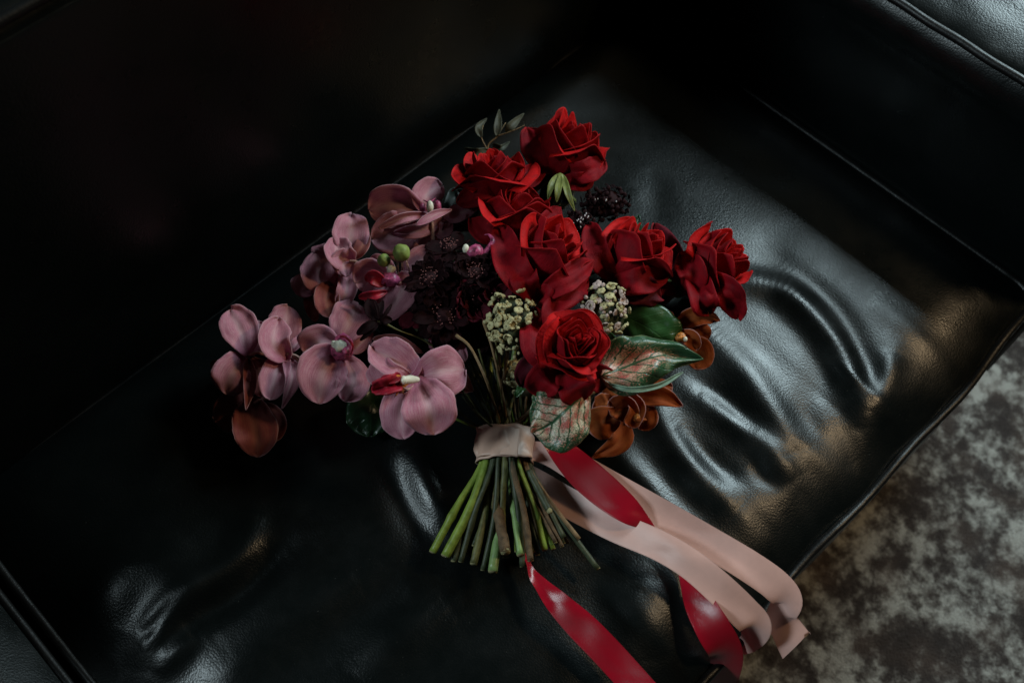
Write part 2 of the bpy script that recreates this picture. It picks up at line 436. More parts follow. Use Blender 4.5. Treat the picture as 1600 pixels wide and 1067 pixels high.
# ------------------------------------------------------------------ the armchair
def line_pt(a, b, t): return (a[0] + (b[0] - a[0]) * t, a[1] + (b[1] - a[1]) * t)
ZP = -.040                                              # height of the seat piping
XR = P(1370, 285, ZP).x                                 # right edge of the seat
YF = P(1345, 778, ZP).y                                 # front edge
YB = P(770, 175, ZP).y                                  # back edge
XL = P(70, 978, ZP).x                                   # left edge
def height_over(px, py, x=None, y=None):
    d = ray(px, py); t = (x - CAM.x) / d.x if x is not None else (y - CAM.y) / d.y
    return (CAM + d * t).z - ZP
H_ARM = height_over(1490, 62, x=XR + .012)
H_BACK = height_over(30, 18, y=YB + .010)
print('HEIGHTS', H_ARM, H_BACK, XL, XR, YF, YB)
def seat_height():
    nx, ny = 340, 300
    xs = np.linspace(XL, XR, nx); ys = np.linspace(YF, YB, ny)
    X, Y = np.meshgrid(xs, ys)
    def edge(d, wd):                                    # plump: falls to the piping at the edges
        t = np.clip(d / wd, 0, 1); return 1 - (1 - t) ** 2.3
    e = edge(X - XL, .105) * edge(XR - X, .070) * edge(Y - YF, .085) * edge(YB - Y, .06)
    Z = ZP + e * (-ZP - .014)
    # soft sag under the bouquet and towards the back
    def gp(px, py, a, sx, sy=None, rot=0):
        c = P(px, py, 0); sy = sy or sx
        dx, dy = X - c.x, Y - c.y; cr, sr = math.cos(rot), math.sin(rot)
        return a * np.exp(-((dx * cr + dy * sr) / sx) ** 2 - ((-dx * sr + dy * cr) / sy) ** 2)
    Z += gp(740, 610, .013, .30, .21) * e
    def wrinkle(pts, a, wd, taper=True):
        W = np.array([P(x, y, 0)[:2] for x, y in pts])
        C = np.array(spline(W, 40)); D = np.full(X.shape, 9.0); T = np.zeros(X.shape)
        for i, c in enumerate(C):
            d = (X - c[0]) ** 2 + (Y - c[1]) ** 2
            m = d < D; D[m] = d[m]; T[m] = i / 39
        env = np.sin(np.pi * np.clip(T * .92 + .04, 0, 1)) ** .6 if taper else 1
        return a * np.exp(-D / (wd * wd)) * env
    R = []
    # ridges and valleys fanning out on the right of the bouquet
    R += [([(1130, 425), (1225, 445), (1295, 515), (1342, 595), (1368, 655)], .0085, .015),
          ([(1200, 470), (1270, 520), (1310, 590), (1335, 650)], -.0050, .017),
          ([(1230, 400), (1310, 470), (1355, 545), (1385, 610)], -.0045, .012),
          ([(1060, 480), (1150, 560), (1205, 630), (1245, 700)], .0085, .018),
          ([(1090, 610), (1150, 655), (1205, 700), (1240, 745)], .0065, .013),
          ([(1075, 580), (1140, 625), (1190, 670)], -.0045, .010),
          ([(1000, 600), (1050, 680), (1100, 745), (1160, 785)], .0085, .015),
          ([(1060, 660), (1110, 710), (1160, 745)], -.0045, .010),
          ([(950, 690), (1005, 745), (1050, 795), (1100, 850)], .0060, .012),
          ([(930, 720), (980, 800), (1050, 870)], -.0055, .015),
          ([(1405, 540), (1390, 590), (1380, 640)], .0050, .012),
          ([(1310, 640), (1345, 690), (1350, 720)], -.0030, .010),
          ([(1230, 750), (1200, 740), (1180, 715)], -.0040, .007)]
    # left of the stems
    R += [([(640, 690), (670, 760), (705, 820)], .0070, .014),
          ([(600, 720), (640, 800), (680, 860)], -.0050, .014),
          ([(400, 800), (370, 870), (290, 930), (235, 985), (210, 1040)], .0070, .013),
          ([(440, 850), (370, 920), (300, 960), (250, 1010)], -.0060, .012),
          ([(220, 880), (215, 930), (190, 980)], -.0030, .018),
          ([(300, 985), (270, 1010), (235, 1045)], .0050, .010),
          ([(280, 930), (235, 975), (212, 990)], -.0040, .006),
          ([(560, 900), (450, 960), (370, 1030), (330, 1080)], .0048, .020),
          ([(640, 920), (560, 960), (470, 1040)], -.0040, .018),
          ([(500, 860), (420, 930), (330, 990)], .0030, .014),
          ([(700, 940), (620, 990), (560, 1060)], .0040, .020),
          ([(1000, 900), (1010, 960), (1030, 1020)], .0050, .022),
          ([(930, 880), (940, 950), (960, 1040)], -.0040, .020)]
    for pts, a, wd in R: Z += wrinkle(pts, a * (.8 if a > 0 else .6) * (1.5 if pts[0][0] < 720 else 1), wd * 1.1) * np.clip(e * 1.1, 0, 1)
    Z += gp(200, 905, .012, .07, .045) * e
    Z += gp(1400, 620, .004, .04, .02) * e
    # gentle irregular rumples
    rng = random.Random(4)
    for i in range(60):
        a = rng.uniform(-.0016, .0018); r = rng.uniform(.016, .045); th = rng.uniform(0, 3.14)
        cx, cy = rng.uniform(XL, XR), rng.uniform(YF, YB)
        dx, dy = X - cx, Y - cy
        Z += e * a * (1.5 if cx < .0 else 1) * np.exp(-((dx * math.cos(th) + dy * math.sin(th)) / (r * 2.2)) ** 2 - ((-dx * math.sin(th) + dy * math.cos(th)) / r) ** 2)
    # short gathers pulled in by the piping seam of the front edge
    for i in range(26):
        cx = XL + (XR - XL) * (i + rng.uniform(.1, .9)) / 26; s = rng.uniform(.006, .014)
        Z += rng.uniform(-.0014, .0012) * np.exp(-((X - cx) / s) ** 2) * np.exp(-((Y - YF - .06) / .05) ** 2)
    return xs, ys, Z
XS, YS, ZS = seat_height()
def seat_z(p):
    i = np.clip((p.x - XL) / (XR - XL) * (len(XS) - 1), 0, len(XS) - 1); j = np.clip((p.y - YF) / (YB - YF) * (len(YS) - 1), 0, len(YS) - 1)
    return float(ZS[int(j), int(i)])

def edge_wave(x): return .0025 * math.sin(x * 14 + 1) + .0015 * math.sin(x * 37)
def build_sofa():
    root = thing('sofa', 'black leather sofa with piped cushions, bouquet lying on its seat', 'sofa', (0, 0, ZP))
    org = Vector((0, 0, ZP))
    nx, ny = len(XS), len(YS)
    vs = []
    for j, y in enumerate(YS):
        fy = max(0, 1 - (y - YF) / .06)
        for i, x in enumerate(XS):
            # rounded corner at the front right
            cr = .030; dx, dy = XR - x, y - YF; sx = sy = 0
            vs.append(Vector((x + sx, y + edge_wave(x) * fy + sy, ZS[j, i])) - org)
    fs = [(j * nx + i, j * nx + i + 1, (j + 1) * nx + i + 1, (j + 1) * nx + i) for j in range(ny - 1) for i in range(nx - 1)]
    # side walls of the cushion: loop round the border, bulging down to the bottom seam
    loop = [i for i in range(nx)] + [j * nx + nx - 1 for j in range(1, ny)] + [(ny - 1) * nx + i for i in range(nx - 2, -1, -1)] + [j * nx for j in range(ny - 2, 0, -1)]
    base = len(vs); L = len(loop); cx, cy = (XL + XR) / 2, (YF + YB) / 2
    for k, (dz, inn) in enumerate(((-.03, -.004), (-.07, -.007), (-.11, -.003), (-.14, .006))):
        for q in loop:
            v = vs[q]; w_ = Vector((v.x + math.copysign(-inn, v.x - cx) * (abs(v.x - XL) < 1e-6 or abs(v.x - XR) < 1e-6),
                                    v.y + math.copysign(-inn, v.y - cy) * (abs(v.y - YB) < 1e-6 or v.y < YF + .005), v.z + dz))
            vs.append(w_)
    for k in range(4):
        for i in range(L):
            a = loop[i] if k == 0 else base + (k - 1) * L + i; b = loop[(i + 1) % L] if k == 0 else base + (k - 1) * L + (i + 1) % L
            c = base + k * L + (i + 1) % L; d = base + k * L + i
            fs.append((a, d, c, b))
    seat = link('seat_cushion', mk_mesh('seat_cushion', vs, fs, 'leather'), root)
    # piping round the cushion
    pts = []
    r0 = .004; cr = .02
    n = 60
    for i in range(n + 1): x = XL + .02 + (XR - XL - .045) * i / n; pts.append((x, YF - .003 + edge_wave(x), ZP + .0015 * math.sin(i * .9)))
    pts += [(XR - .008, YF + .004, ZP + .001), (XR - .001, YF + .022, ZP)]
    for i in range(1, 30): pts.append((XR - .001, YF + .022 + (YB - YF - .04) * i / 30, ZP + .001))
    pts += [(XR - .006, YB - .006, ZP)]
    for i in range(1, 30): pts.append((XR - .02 - (XR - XL - .04) * i / 30, YB + .002, ZP - .005))
    pts += [(XL + .006, YB - .006, ZP)]
    for i in range(1, 30): pts.append((XL + .001, YB - .02 - (YB - YF - .04) * i / 30, ZP + .001))
    pts += [(XL + .005, YF + .008, ZP), (XL + .02, YF - .003, ZP)]
    me, _ = tube_mesh(seat, pts, [.0042], 'piping', n=10, samples=600, name='piping', world=True, rough=.12)
    link('piping', me, seat)
    # arms
    def arm(side):
        xi = XR + .006 if side > 0 else XL - .006        # inner face
        y0, y1 = YF - .012, YB + .24
        ny_, prof_ = 150, []
        wd = .17; h = H_ARM
        # cross-section (distance outward, height): inner face up, rolled rim, flat top, outer face
        cs = [(.002, -.16), (0, -.08), (-.003, -.02), (-.004, .03), (-.004, .08), (-.002, .13), (.001, h - .045), (-.001, h - .028), (.001, h - .014), (.006, h - .004),
              (.010, h - .001), (.018, h + .004), (.032, h + .009), (.055, h + .014), (.085, h + .016), (.115, h + .014), (.140, h + .009), (.155, h + .003), (.163, h - .006), (.168, h - .02), (.171, h - .08), (.17, -.16)]
        C = spline(cs, 90)
        vs, fs = [], []
        for k in range(ny_):
            y = y0 + (y1 - y0) * k / (ny_ - 1)
            for q, (d, z) in enumerate(C):
                nz = noise.noise(Vector((d * 14 + side, y * 7, z * 9))) * .0035 + noise.noise(Vector((d * 40, y * 25, z * 30))) * .0008
                top = sstep(h - .03, h, z)
                vs.append(Vector((xi + side * (d - nz * (1 - top)), y, z + ZP + nz * top * 1.2)) - org)
        nq = len(C)
        for k in range(ny_ - 1):
            for q in range(nq - 1):
                f = (k * nq + q, k * nq + q + 1, (k + 1) * nq + q + 1, (k + 1) * nq + q)
                fs.append(f if side < 0 else f[::-1])
        fs.append(tuple(range(nq)) if side > 0 else tuple(range(nq))[::-1]); fs.append(tuple((ny_ - 1) * nq + q for q in range(nq)))
        a = link('armrest', mk_mesh('armrest', vs, fs, 'leather'), root)
        pp = [(xi + side * (.006 + .0006 * math.sin(k * 1.3)), y0 + (y1 - y0) * k / 60, ZP + h + .002) for k in range(61)]
        me, _ = tube_mesh(a, pp, [.0042], 'piping', n=12, samples=300, name='piping', world=True)
        link('piping', me, a)
        return a
    ar = arm(1)
    # the neighbouring seat cushion on the left
    mx, my = 110, 170; x1 = XL - .012; x0 = x1 - .60; vs = []
    for j in range(my):
        for i in range(mx):
            x = x1 - (x1 - x0) * (1 - i / (mx - 1)) ** 1.5; y = YF + (YB - YF) * j / (my - 1)
            e = 1
            for d_, wd_ in ((x1 - x, .085), (x - x0, .08), (y - YF, .085), (YB - y, .06)): e *= 1 - (1 - min(1, max(0, d_ / wd_))) ** 2.0
            z = ZP + e * .048 + e * (.004 * noise.noise(Vector((x * 9, y * 6, 5))) + .0018 * noise.noise(Vector((x * 30, y * 14, 5))))
            vs.append(Vector((x, y, z)) - org)
    n0 = len(vs); lp = [i for i in range(mx)] + [j * mx + mx - 1 for j in range(1, my)] + [(my - 1) * mx + i for i in range(mx - 2, -1, -1)] + [j * mx for j in range(my - 2, 0, -1)]
    for q in lp: vs.append(vs[q] + Vector((0, 0, -.14)))
    fs = [(j * mx + i, j * mx + i + 1, (j + 1) * mx + i + 1, (j + 1) * mx + i) for j in range(my - 1) for i in range(mx - 1)]
    L2 = len(lp); fs += [(lp[i], n0 + i, n0 + (i + 1) % L2, lp[(i + 1) % L2]) for i in range(L2)]
    al = link('seat_cushion', mk_mesh('seat_cushion', vs, fs, 'leather'), root)
    pp = [(XL - .0125, YF - .003 + (YB - YF) * k / 40, ZP + .001) for k in range(41)]
    me, _ = tube_mesh(al, pp, [.0042], 'piping', n=10, samples=200, name='piping', world=True); link('piping', me, al)
    pp = [(XL - .012 - .6 * k / 40, YF - .003, ZP) for k in range(41)]
    me, _ = tube_mesh(al, pp, [.0042], 'piping', n=10, samples=200, name='piping', world=True); link('piping', me, al)
    # backrest
    yb = YB + .006; h = H_BACK
    cs = [(.0, -.16), (-.002, -.05), (-.004, .0), (-.008, .06), (-.008, .14), (-.004, .22), (.0, h - .03), (.002, h - .012), (.007, h - .003), (.02, h + .006), (.06, h + .014), (.11, h + .012), (.15, h + .003), (.165, h - .02), (.17, -.16)]
    C = spline(cs, 80); nq = len(C); nxx = 120; vs, fs = [], []
    for k in range(nxx):
        x = XL - .62 + (XR - XL + .619) * k / (nxx - 1)
        for q, (d, z) in enumerate(C):
            nz = noise.noise(Vector((x * 6, d * 14, z * 9 + 4))) * .004
            top = sstep(h - .03, h, z)
            vs.append(Vector((x, yb + d - nz * (1 - top), z + ZP + nz * top)) - org)
    for k in range(nxx - 1):
        for q in range(nq - 1): fs.append((k * nq + q, k * nq + q + 1, (k + 1) * nq + q + 1, (k + 1) * nq + q))
    bk = link('backrest', mk_mesh('backrest', vs, fs, 'leather'), root)
    pp = [(XL - .62 + (XR - XL + .618) * k / 50, yb + .004, ZP + h + .001) for k in range(51)]
    me, _ = tube_mesh(bk, pp, [.0042], 'piping', n=10, samples=200, name='piping', world=True); link('piping', me, bk)
    # frame below the cushion
    b = []
    x0, x1, y0, y1, z0, z1 = XL - .6, XR - .01, YF + .03, YB + .15, -.36, -.135 + ZP - ZP - .04
    for z in (z0, z1):
        b += [Vector((x0, y0, z)) - org, Vector((x1, y0, z)) - org, Vector((x1, y1, z)) - org, Vector((x0, y1, z)) - org]
    link('seat_base', mk_mesh('seat_base', b, [(3, 2, 1, 0), (4, 5, 6, 7), (0, 1, 5, 4), (1, 2, 6, 5), (2, 3, 7, 6), (3, 0, 4, 7)], 'leather', smooth=False), root)
    for lx in (XL - .56, XR - .04):
        for ly in (YF + .06, YB + .1):
            me, _ = tube_mesh(root, [(lx, ly, -.36), (lx, ly, -.418)], [.018, .014], 'piping', samples=4, world=True, name='leg'); link('leg', me, root)
build_sofa()

# rug and floor
def build_rug():
    root_loc = Vector((.75, -.45, -.42)); nx, ny = 180, 150
    vs, fs = [], []
    for j in range(ny):
        for i in range(nx):
            x = -1.3 + 2.6 * i / (nx - 1); y = -1.0 + 2.0 * j / (ny - 1)
            z = .012 + .0022 * noise.noise(Vector((x * 30, y * 30, 0))) + .003 * noise.noise(Vector((x * 8, y * 8, 3)))
            if i in (0, nx - 1) or j in (0, ny - 1): z = 0
            vs.append((x, y, z))
    fs = [(j * nx + i, j * nx + i + 1, (j + 1) * nx + i + 1, (j + 1) * nx + i) for j in range(ny - 1) for i in range(nx - 1)]
    o = link('rug', mk_mesh('rug', vs, fs, 'rug')); o.location = root_loc
    o['label'] = 'mottled grey and brown short-pile rug below the front of the sofa'; o['category'] = 'rug'
    f = link('floor', mk_mesh('floor', [(-4, -4, 0), (4, -4, 0), (4, 4, 0), (-4, 4, 0)], [(0, 1, 2, 3)], 'floorboard')); f.location = (0, 0, -.424)
    f['kind'] = 'structure'
build_rug()

# ------------------------------------------------------------------ stems: every one runs through the wrap to its cut end
WR_TOP, WR_BOT = 678, 722
def stem_path(top, end, k):
    """top (x,y,z) of the flower's base, end (x,y,z) of the cut; k in 0..1 = place across the wrap"""
    x = 756 + 66 * k; z = .030 + .014 * math.sin(k * math.pi) * (1 if (k * 7.3) % 1 > .45 else -.6)
    m = ((top[0] * .35 + x * .65), (top[1] * .35 + WR_TOP * .65) , top[2] * .3 + z * .7)
    return [top, m, (x, WR_TOP - 4, z), (x + (end[0] - x) * .06, WR_BOT + 4, z), ((x + end[0]) / 2 + 5 * math.sin(end[0] * 1.7), (WR_BOT + end[1]) / 2, (z + end[2]) / 2 + .002), end]
def stem(root, top, end, k, mat, r, rt=None, cut=True, knob=None, rough=.14, seed=0):
    if knob is None and seed % 2: knob = [(.72 + .04 * (seed % 5), .28)]
    r = r * MPP * .88; rt = (rt or r / MPP * .6) * MPP
    o, C = tube(root, stem_path(top, end, k), [rt, rt, min(r, .003), min(r, .0036), r * 1.05, r * 1.12], mat, n=12, samples=46, knob=knob, rough=rough, seed=seed)
    if cut:
        T = (C[-1] - C[-2]).normalized()
        tilt = (T + CB * .35).normalized(); a = tilt.orthogonal().normalized(); b = tilt.cross(a)
        c = C[-1] + T * .0006 - origin(root)
        n = 14; vs = [c]
        for q in range(n):
            an = q / n * 2 * math.pi; vs.append(c + (a * math.cos(an) + b * math.sin(an)) * r * (1.03 + .07 * noise.noise(Vector((math.cos(an), math.sin(an), seed)))))
        for q in range(n):
            vs.append(vs[1 + q] - T * .0015)
        fs = [(0, 1 + q, 1 + (q + 1) % n) for q in range(n)] + [(1 + q, 1 + n + q, 1 + n + (q + 1) % n, 1 + (q + 1) % n) for q in range(n)]
        link('cut_end', mk_mesh('cut_end', vs, fs, 'cut_face', [(.5, .5)] * len(vs)), o)
    return o

# ------------------------------------------------------------------ roses
def rose(label, ctr, axis, R, H, seed, n=19, openv=.35, spin=0, stem_a=None, sepals=True, cup_in=1.0, mat='rose'):
    rng = random.Random(seed)
    ax = camvec(axis); c = P(*ctr); dep = (CAM - c).dot(CB); R = R * MPP * dep; H = H * MPP * dep; base = c - ax * H * .5
    root = thing('rose', label, 'rose', base, 'red roses in the bouquet')
    F = frame(ax, spin)
    th = rng.uniform(0, 6.28)
    for k in range(n):
        f = k / (n - 1)
        if k: th += 2.2 + rng.uniform(-.25, .25) if f < .6 else 1.45 + rng.uniform(-.3, .3)
        rm = R * (.10 + .80 * f ** .85); rt = rm * (.62 + .30 * f) + R * openv * f ** 1.7
        h = H * (.90 + .12 * math.sin(f * 2.2) - .20 * f ** 3) * rng.uniform(.95, 1.04)
        half = 2.1 - 1.0 * f ** .7
        curl = R * (.03 + .20 * f) * rng.uniform(.7, 1.35)
        point = rng.uniform(.05, .15); lean = rng.uniform(-.05, .08) * R * f
        nu, nv = 19, 17; vs, uv = [], []
        sd = seed * 11 + k * 1.7
        fold = rng.uniform(-.45, .45)
        for i in range(nv):
            v = i / (nv - 1); v = 1 - (1 - v) ** 1.25
            for j in range(nu):
                u = -1 + 2 * j / (nu - 1)
                wv = .30 + .70 * sstep(0, .5, v)
                wv *= 1 - .14 * sstep(.75, 1, v)
                a = th + u * half * wv
                topu = 1 - .30 * abs(u) ** 1.7 + point * max(0, 1 - abs(u - fold * .5) * 1.6)
                z = h * topu * (v ** .92) + .02 * h
                r = rm * (.10 + .90 * math.sin(min(1, v / .55) * math.pi / 2) ** .9) + (rt - rm) * sstep(.45, 1, v)
                r += R * .055 * u * (1 - f * .5) + lean * v
                # lip turns outward, more on either side of the point
                s = sstep(.74, 1, v); lip = curl * (.45 + .75 * min(1, abs(u - fold) * 1.8))
                r += lip * s ** 1.2; z -= lip * s * s * .62
                nz = noise.noise(Vector((math.cos(a) * 1.3 + sd, math.sin(a) * 1.3, v * 2.1)))
                nf = noise.noise(Vector((u * 3.2 + sd, v * 4.5, 2.2)))
                r += R * (.035 + .05 * f) * nz * v + R * .022 * nf * v
                z += H * .015 * nf * v + H * .012 * noise.noise(Vector((u * 5 + sd, 0, 5))) * s
                vs.append(F @ Vector((r * math.cos(a), r * math.sin(a), z))); uv.append(((u + 1) / 2, v))
        fs = [(i * nu + j, i * nu + j + 1, (i + 1) * nu + j + 1, (i + 1) * nu + j) for i in range(nv - 1) for j in range(nu - 1)]
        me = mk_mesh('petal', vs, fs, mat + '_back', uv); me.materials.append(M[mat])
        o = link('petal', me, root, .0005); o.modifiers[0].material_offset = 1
    # hip and sepals
    hip = link('hip', blob_mesh(F @ Vector((0, 0, -.001)), (.0075, .0075, .009), 'sepal_green', 'hip', axes=(F.col[0], F.col[1], F.col[2])), root)
    if sepals:
        for q in range(5):
            a = q * 1.257 + .4; vs, uv = [], []
            for i in range(9):
                t = i / 8; wd = .0045 * (1 - t) ** .8 * (.6 + .8 * math.sin(min(1, t * 2.5) * 1.57))
                rr = .006 + .020 * math.sin(t * 2.0); z = .004 - .030 * t ** 1.3 + .004 * math.sin(t * 6 + q)
                for j in (-1, -.5, 0, .5, 1):
                    an = a + .12 * math.sin(t * 4 + q)
                    vs.append(F @ (Vector((rr * math.cos(an), rr * math.sin(an), z - .0012 * j * j)) + Vector((-math.sin(an), math.cos(an), 0)) * wd * j)); uv.append((.5 + j / 2, t))
            fs = [(i * 5 + j, i * 5 + j + 1, (i + 1) * 5 + j + 1, (i + 1) * 5 + j) for i in range(8) for j in range(4)]
            link('sepal', mk_mesh('sepal', vs, fs, 'sepal_green', uv), root, .0005)
    if stem_a:
        end, kk, sm, r = stem_a
        # the stem starts at the hip: convert its place back to photo coordinates
        bp = base - ax * .006; d = bp - CAM; q = RC.transposed() @ d
        top = (800 + FPX * q.x / -q.z, 533.5 - FPX * q.y / -q.z, bp.z)
        stem(root, top, end, kk, sm, r, rt=3.0, seed=seed)
    return root

rose('red rose at the top of the bouquet, furthest from the ribbon', (884, 238, .085), (.30, .80, .42), 48, 100, 3, openv=0.22, spin=.5, stem_a=((676, 862, .012), .02, 'green_stem', 5.5))
rose('red rose between the topmost rose and the upper pink orchid, its outer petal drooping', (772, 284, .085), (-.10, .88, .36), 52, 84, 8, openv=0.26, spin=1.7, stem_a=((696, 868, .016), .10, 'green_stem', 7))
rose('red rose half hidden behind the large rose at the centre of the bouquet', (806, 340, .090), (.12, .90, .30), 54, 80, 14, openv=0.26, spin=.2, stem_a=((709, 876, .012), .18, 'dark_stem', 4.5))
rose('large red rose at the centre, above the cream flower cluster', (852, 402, .108), (.48, .66, .46), 56, 108, 21, openv=0.2, spin=2.4, stem_a=((770, 892, .018), .42, 'pale_green_stem', 7))
rose('red rose with a torn greyish outer petal, between two other roses', (990, 402, .095), (.50, .68, .36), 50, 100, 27, openv=0.24, spin=.9, stem_a=((813, 866, .026), .60, 'pale_green_stem', 5.5))
rose('red rose furthest right, resting on the shiny leather', (1108, 420, .075), (.66, .50, .40), 52, 112, 33, openv=0.14, spin=3.4, stem_a=((851, 858, .018), .78, 'green_stem', 4.5))
rose('fully open bright red rose facing up beside the two-tone leaves', (893, 543, .128), (.20, .34, .86), 46, 92, 41, n=24, openv=0.26, spin=1.2, sepals=False, stem_a=((864, 857, .016), .84, 'green_stem', 4))
# loose petal of the right-hand rose
def dress(label_root, rows, mat):
    for i, r in enumerate(rows):
        patch(label_root, r[0], r[1], r[2], r[5] if len(r) > 5 else mat, roll=r[3], cup=r[4], seed=i + 3, ruf=.07)

# ------------------------------------------------------------------ pink orchids
def orchid(label, ctr, petals, ped=None, group='pink orchids along the left of the bouquet', cat='orchid', name='orchid'):
    root = thing(name, label, cat, P(*ctr), group)
    for i, p in enumerate(petals):
        sp, wd = p[0], p[1]
        kw = dict(kind='round', mat='orchid', roll=0, cup=.13, ruf=.10, groove=.07, curl=((i * 37) % 5) * .10, skew=((i * 53) % 5 - 2) * .08); kw.update(p[2] if len(p) > 2 else {})
        nm = kw.pop('name', 'petal')
        patch(root, sp, wd * (1.24 if 24 < wd < 56 else 1.1), name=nm, seed=ctr[0] * .1 + i, **kw)
    if ped:
        tube(root, ped[0], [q * MPP for q in ped[1]], ped[2] if len(ped) > 2 else 'pedicel', name='pedicel')
    return root
Z1 = .040
orchid('mauve orchid at the far left, seen from behind above the russet one', (387, 556, Z1), [
    ([(392, 560, Z1 - .012), (410, 590, Z1 - .012), (414, 622, Z1 - .012)], 44, dict(mat='orchid_shaded', cup=.1)),
    ([(352, 570, Z1 - .014), (328, 577, Z1 - .018)], 22, dict(kind='ell', mat='orchid_shaded')),
    ([(389, 556, Z1), (398, 527, Z1 + .004), (406, 495, Z1 - .002)], 42, dict(roll=20)),
    ([(387, 557, Z1 + .004), (376, 520, Z1 + .012), (358, 483, Z1 + .006)], 48, dict(roll=-12, cup=.3)),
    ([(386, 557, Z1 + .002), (366, 580, Z1 + .010), (352, 616, Z1 + .002)], 50, dict(roll=-14)),
    ([(388, 560, Z1 + .004), (390, 600, Z1 + .008), (383, 641, Z1 + .004)], 21, dict(kind='sepal', mat='orchid_shaded', cup=.4, name='sepal'))],
    ([(389, 556, Z1 + .008), (402, 551, Z1 + .006), (420, 556, Z1 - .004)], [2.2, 2.2, 3]))
Z2 = .046
orchid('pink orchid second from the left, turned sideways with a pale streak', (447, 555, Z2), [
    ([(449, 556, Z2 - .006), (446, 515, Z2), (452, 478, Z2 - .002)], 42, dict(roll=10)),
    ([(448, 552, Z2), (462, 538, Z2 + .006), (477, 518, Z2)], 20, dict(kind='ell', roll=40)),
    ([(450, 556, Z2 - .004), (462, 580, Z2 - .002), (462, 605, Z2 - .006)], 30, dict(mat='orchid_shaded', kind='ell')),
    ([(446, 558, Z2 + .002), (432, 582, Z2 + .010), (424, 625, Z2 + .004)], 37, dict(roll=-10, cup=.35)),
    ([(447, 558, Z2 + .004), (456, 590, Z2 + .008), (442, 638, Z2 + .002)], 25, dict(kind='sepal', roll=20, cup=.4, name='sepal')),
    ([(448, 562, Z2 + .006), (428, 535, Z2 + .018), (436, 500, Z2 + .010)], 40, dict(roll=-8, cup=.55, kind='ell'))],
    ([(448, 553, Z2 + .010), (462, 556, Z2 + .008), (478, 568, Z2)], [2.5, 2.4, 3.4]))
Z3 = .060
o3 = orchid('pink orchid third from the left with a glossy magenta ball-like lip', (532, 545, Z3), [
    ([(540, 548, Z3 - .006), (560, 540, Z3 - .004), (582, 520, Z3 - .008)], 24, dict(kind='ell', roll=15)),
    ([(532, 552, Z3), (553, 590, Z3 + .006), (541, 627, Z3)], 44, dict(roll=12)),
    ([(530, 540, Z3), (545, 505, Z3 + .008), (564, 466, Z3)], 52, dict(kind='round', roll=8, cup=.15)),
    ([(534, 542, Z3 + .004), (500, 535, Z3 + .010), (475, 552, Z3 + .002)], 46, dict(roll=-10)),
    ([(528, 552, Z3 + .006), (505, 580, Z3 + .014), (497, 628, Z3 + .008)], 74, dict(roll=-6, cup=.18, kind='ell'))])
blob(o3, (536, 543, Z3 + .016), (17, 19, 13), 'magenta', 'lip', rough=.25)
blob(o3, (531, 541, Z3 + .026), (9, 9, 6), 'orchid_white', 'column', rough=.5, seed=4)
blob(o3, (541, 549, Z3 + .026), (6, 6, 5), 'magenta', 'lip', rough=.5, seed=7)
blob(o3, (522, 537, Z3 + .024), (5, 4, 4), 'orchid_white', 'lip', rough=.5, seed=9)
tube(o3, [(528, 526, Z3 + .022), (540, 527, Z3 + .028), (551, 540, Z3 + .024), (548, 554, Z3 + .018)], [.8 * MPP, 1.8 * MPP, 1.6 * MPP, .6 * MPP], 'orchid_lip', name='lip_edge')
Z4 = .088
o4 = orchid('largest pink orchid with a red lip and white column, left of the stems', (647, 592, Z4), [
    ([(672, 545, Z4 - .020), (695, 532, Z4 - .016), (726, 566, Z4 - .022)], 34, dict(kind='ell', ruf=.12)),
    ([(662, 552, Z4 - .024), (620, 532, Z4 - .024), (582, 530, Z4 - .028)], 16, dict(kind='ell', mat='orchid_shaded')),
    ([(690, 596, Z4 - .018), (715, 598, Z4 - .014), (740, 613, Z4 - .020)], 38, dict(kind='sepal', mat='orchid_shaded', name='sepal')),
    ([(644, 600, Z4 - .008), (628, 640, Z4 - .002), (633, 685, Z4 - .008)], 62, dict(roll=-12, kind='ell')),
    ([(646, 592, Z4 - .004), (608, 585, Z4 + .002), (580, 562, Z4 - .004)], 44, dict(roll=24, cup=.4, kind='ell')),
    ([(648, 590, Z4 + .002), (620, 565, Z4 + .012), (583, 540, Z4 + .006)], 50, dict(roll=-14, cup=.45, kind='ell')),
    ([(646, 592, Z4 + .002), (690, 580, Z4 + .014), (731, 574, Z4 + .006)], 72, dict(cup=.12, ruf=.09)),
    ([(650, 591, Z4 + .004), (668, 632, Z4 + .016), (676, 678, Z4 + .008)], 80, dict(cup=.10, kind='round', ruf=.07))])
patch(o4, [(622, 597, Z4 + .026), (604, 602, Z4 + .032), (588, 608, Z4 + .022)], 32, 'sepal', 'orchid_lip', 'lip', cup=.7, seed=4, ruf=.2, solid=.0015)
patch(o4, [(622, 586, Z4 + .022), (614, 592, Z4 + .034), (598, 592, Z4 + .030)], 14, 'ell', 'orchid_lip', 'lip', cup=.8, seed=5, solid=.001)
blob(o4, (625, 600, Z4 + .024), (9, 13, 9), 'orchid_throat', 'throat', rough=.6, seed=3)
tube(o4, [(652, 593, Z4 + .014), (641, 593, Z4 + .024), (631, 594, Z4 + .030)], [4 * MPP, 6 * MPP, 5 * MPP], 'orchid_white', name='column')
blob(o4, (631, 594, Z4 + .031), (5, 6, 5), 'orchid_white', 'column')
for q, (a, b) in enumerate((((628, 606), (640, 606)), ((632, 612), (646, 602)), ((622, 612), (616, 620)))):
    tube(o4, [(a[0], a[1], Z4 + .026), ((a[0] + b[0]) / 2, (a[1] + b[1]) / 2 + 1, Z4 + .030), (b[0], b[1], Z4 + .022)], [1.4 * MPP, 1.1 * MPP, .5 * MPP], 'pedicel' if q < 2 else 'orchid_throat', name='lip_edge')
Z5 = .020
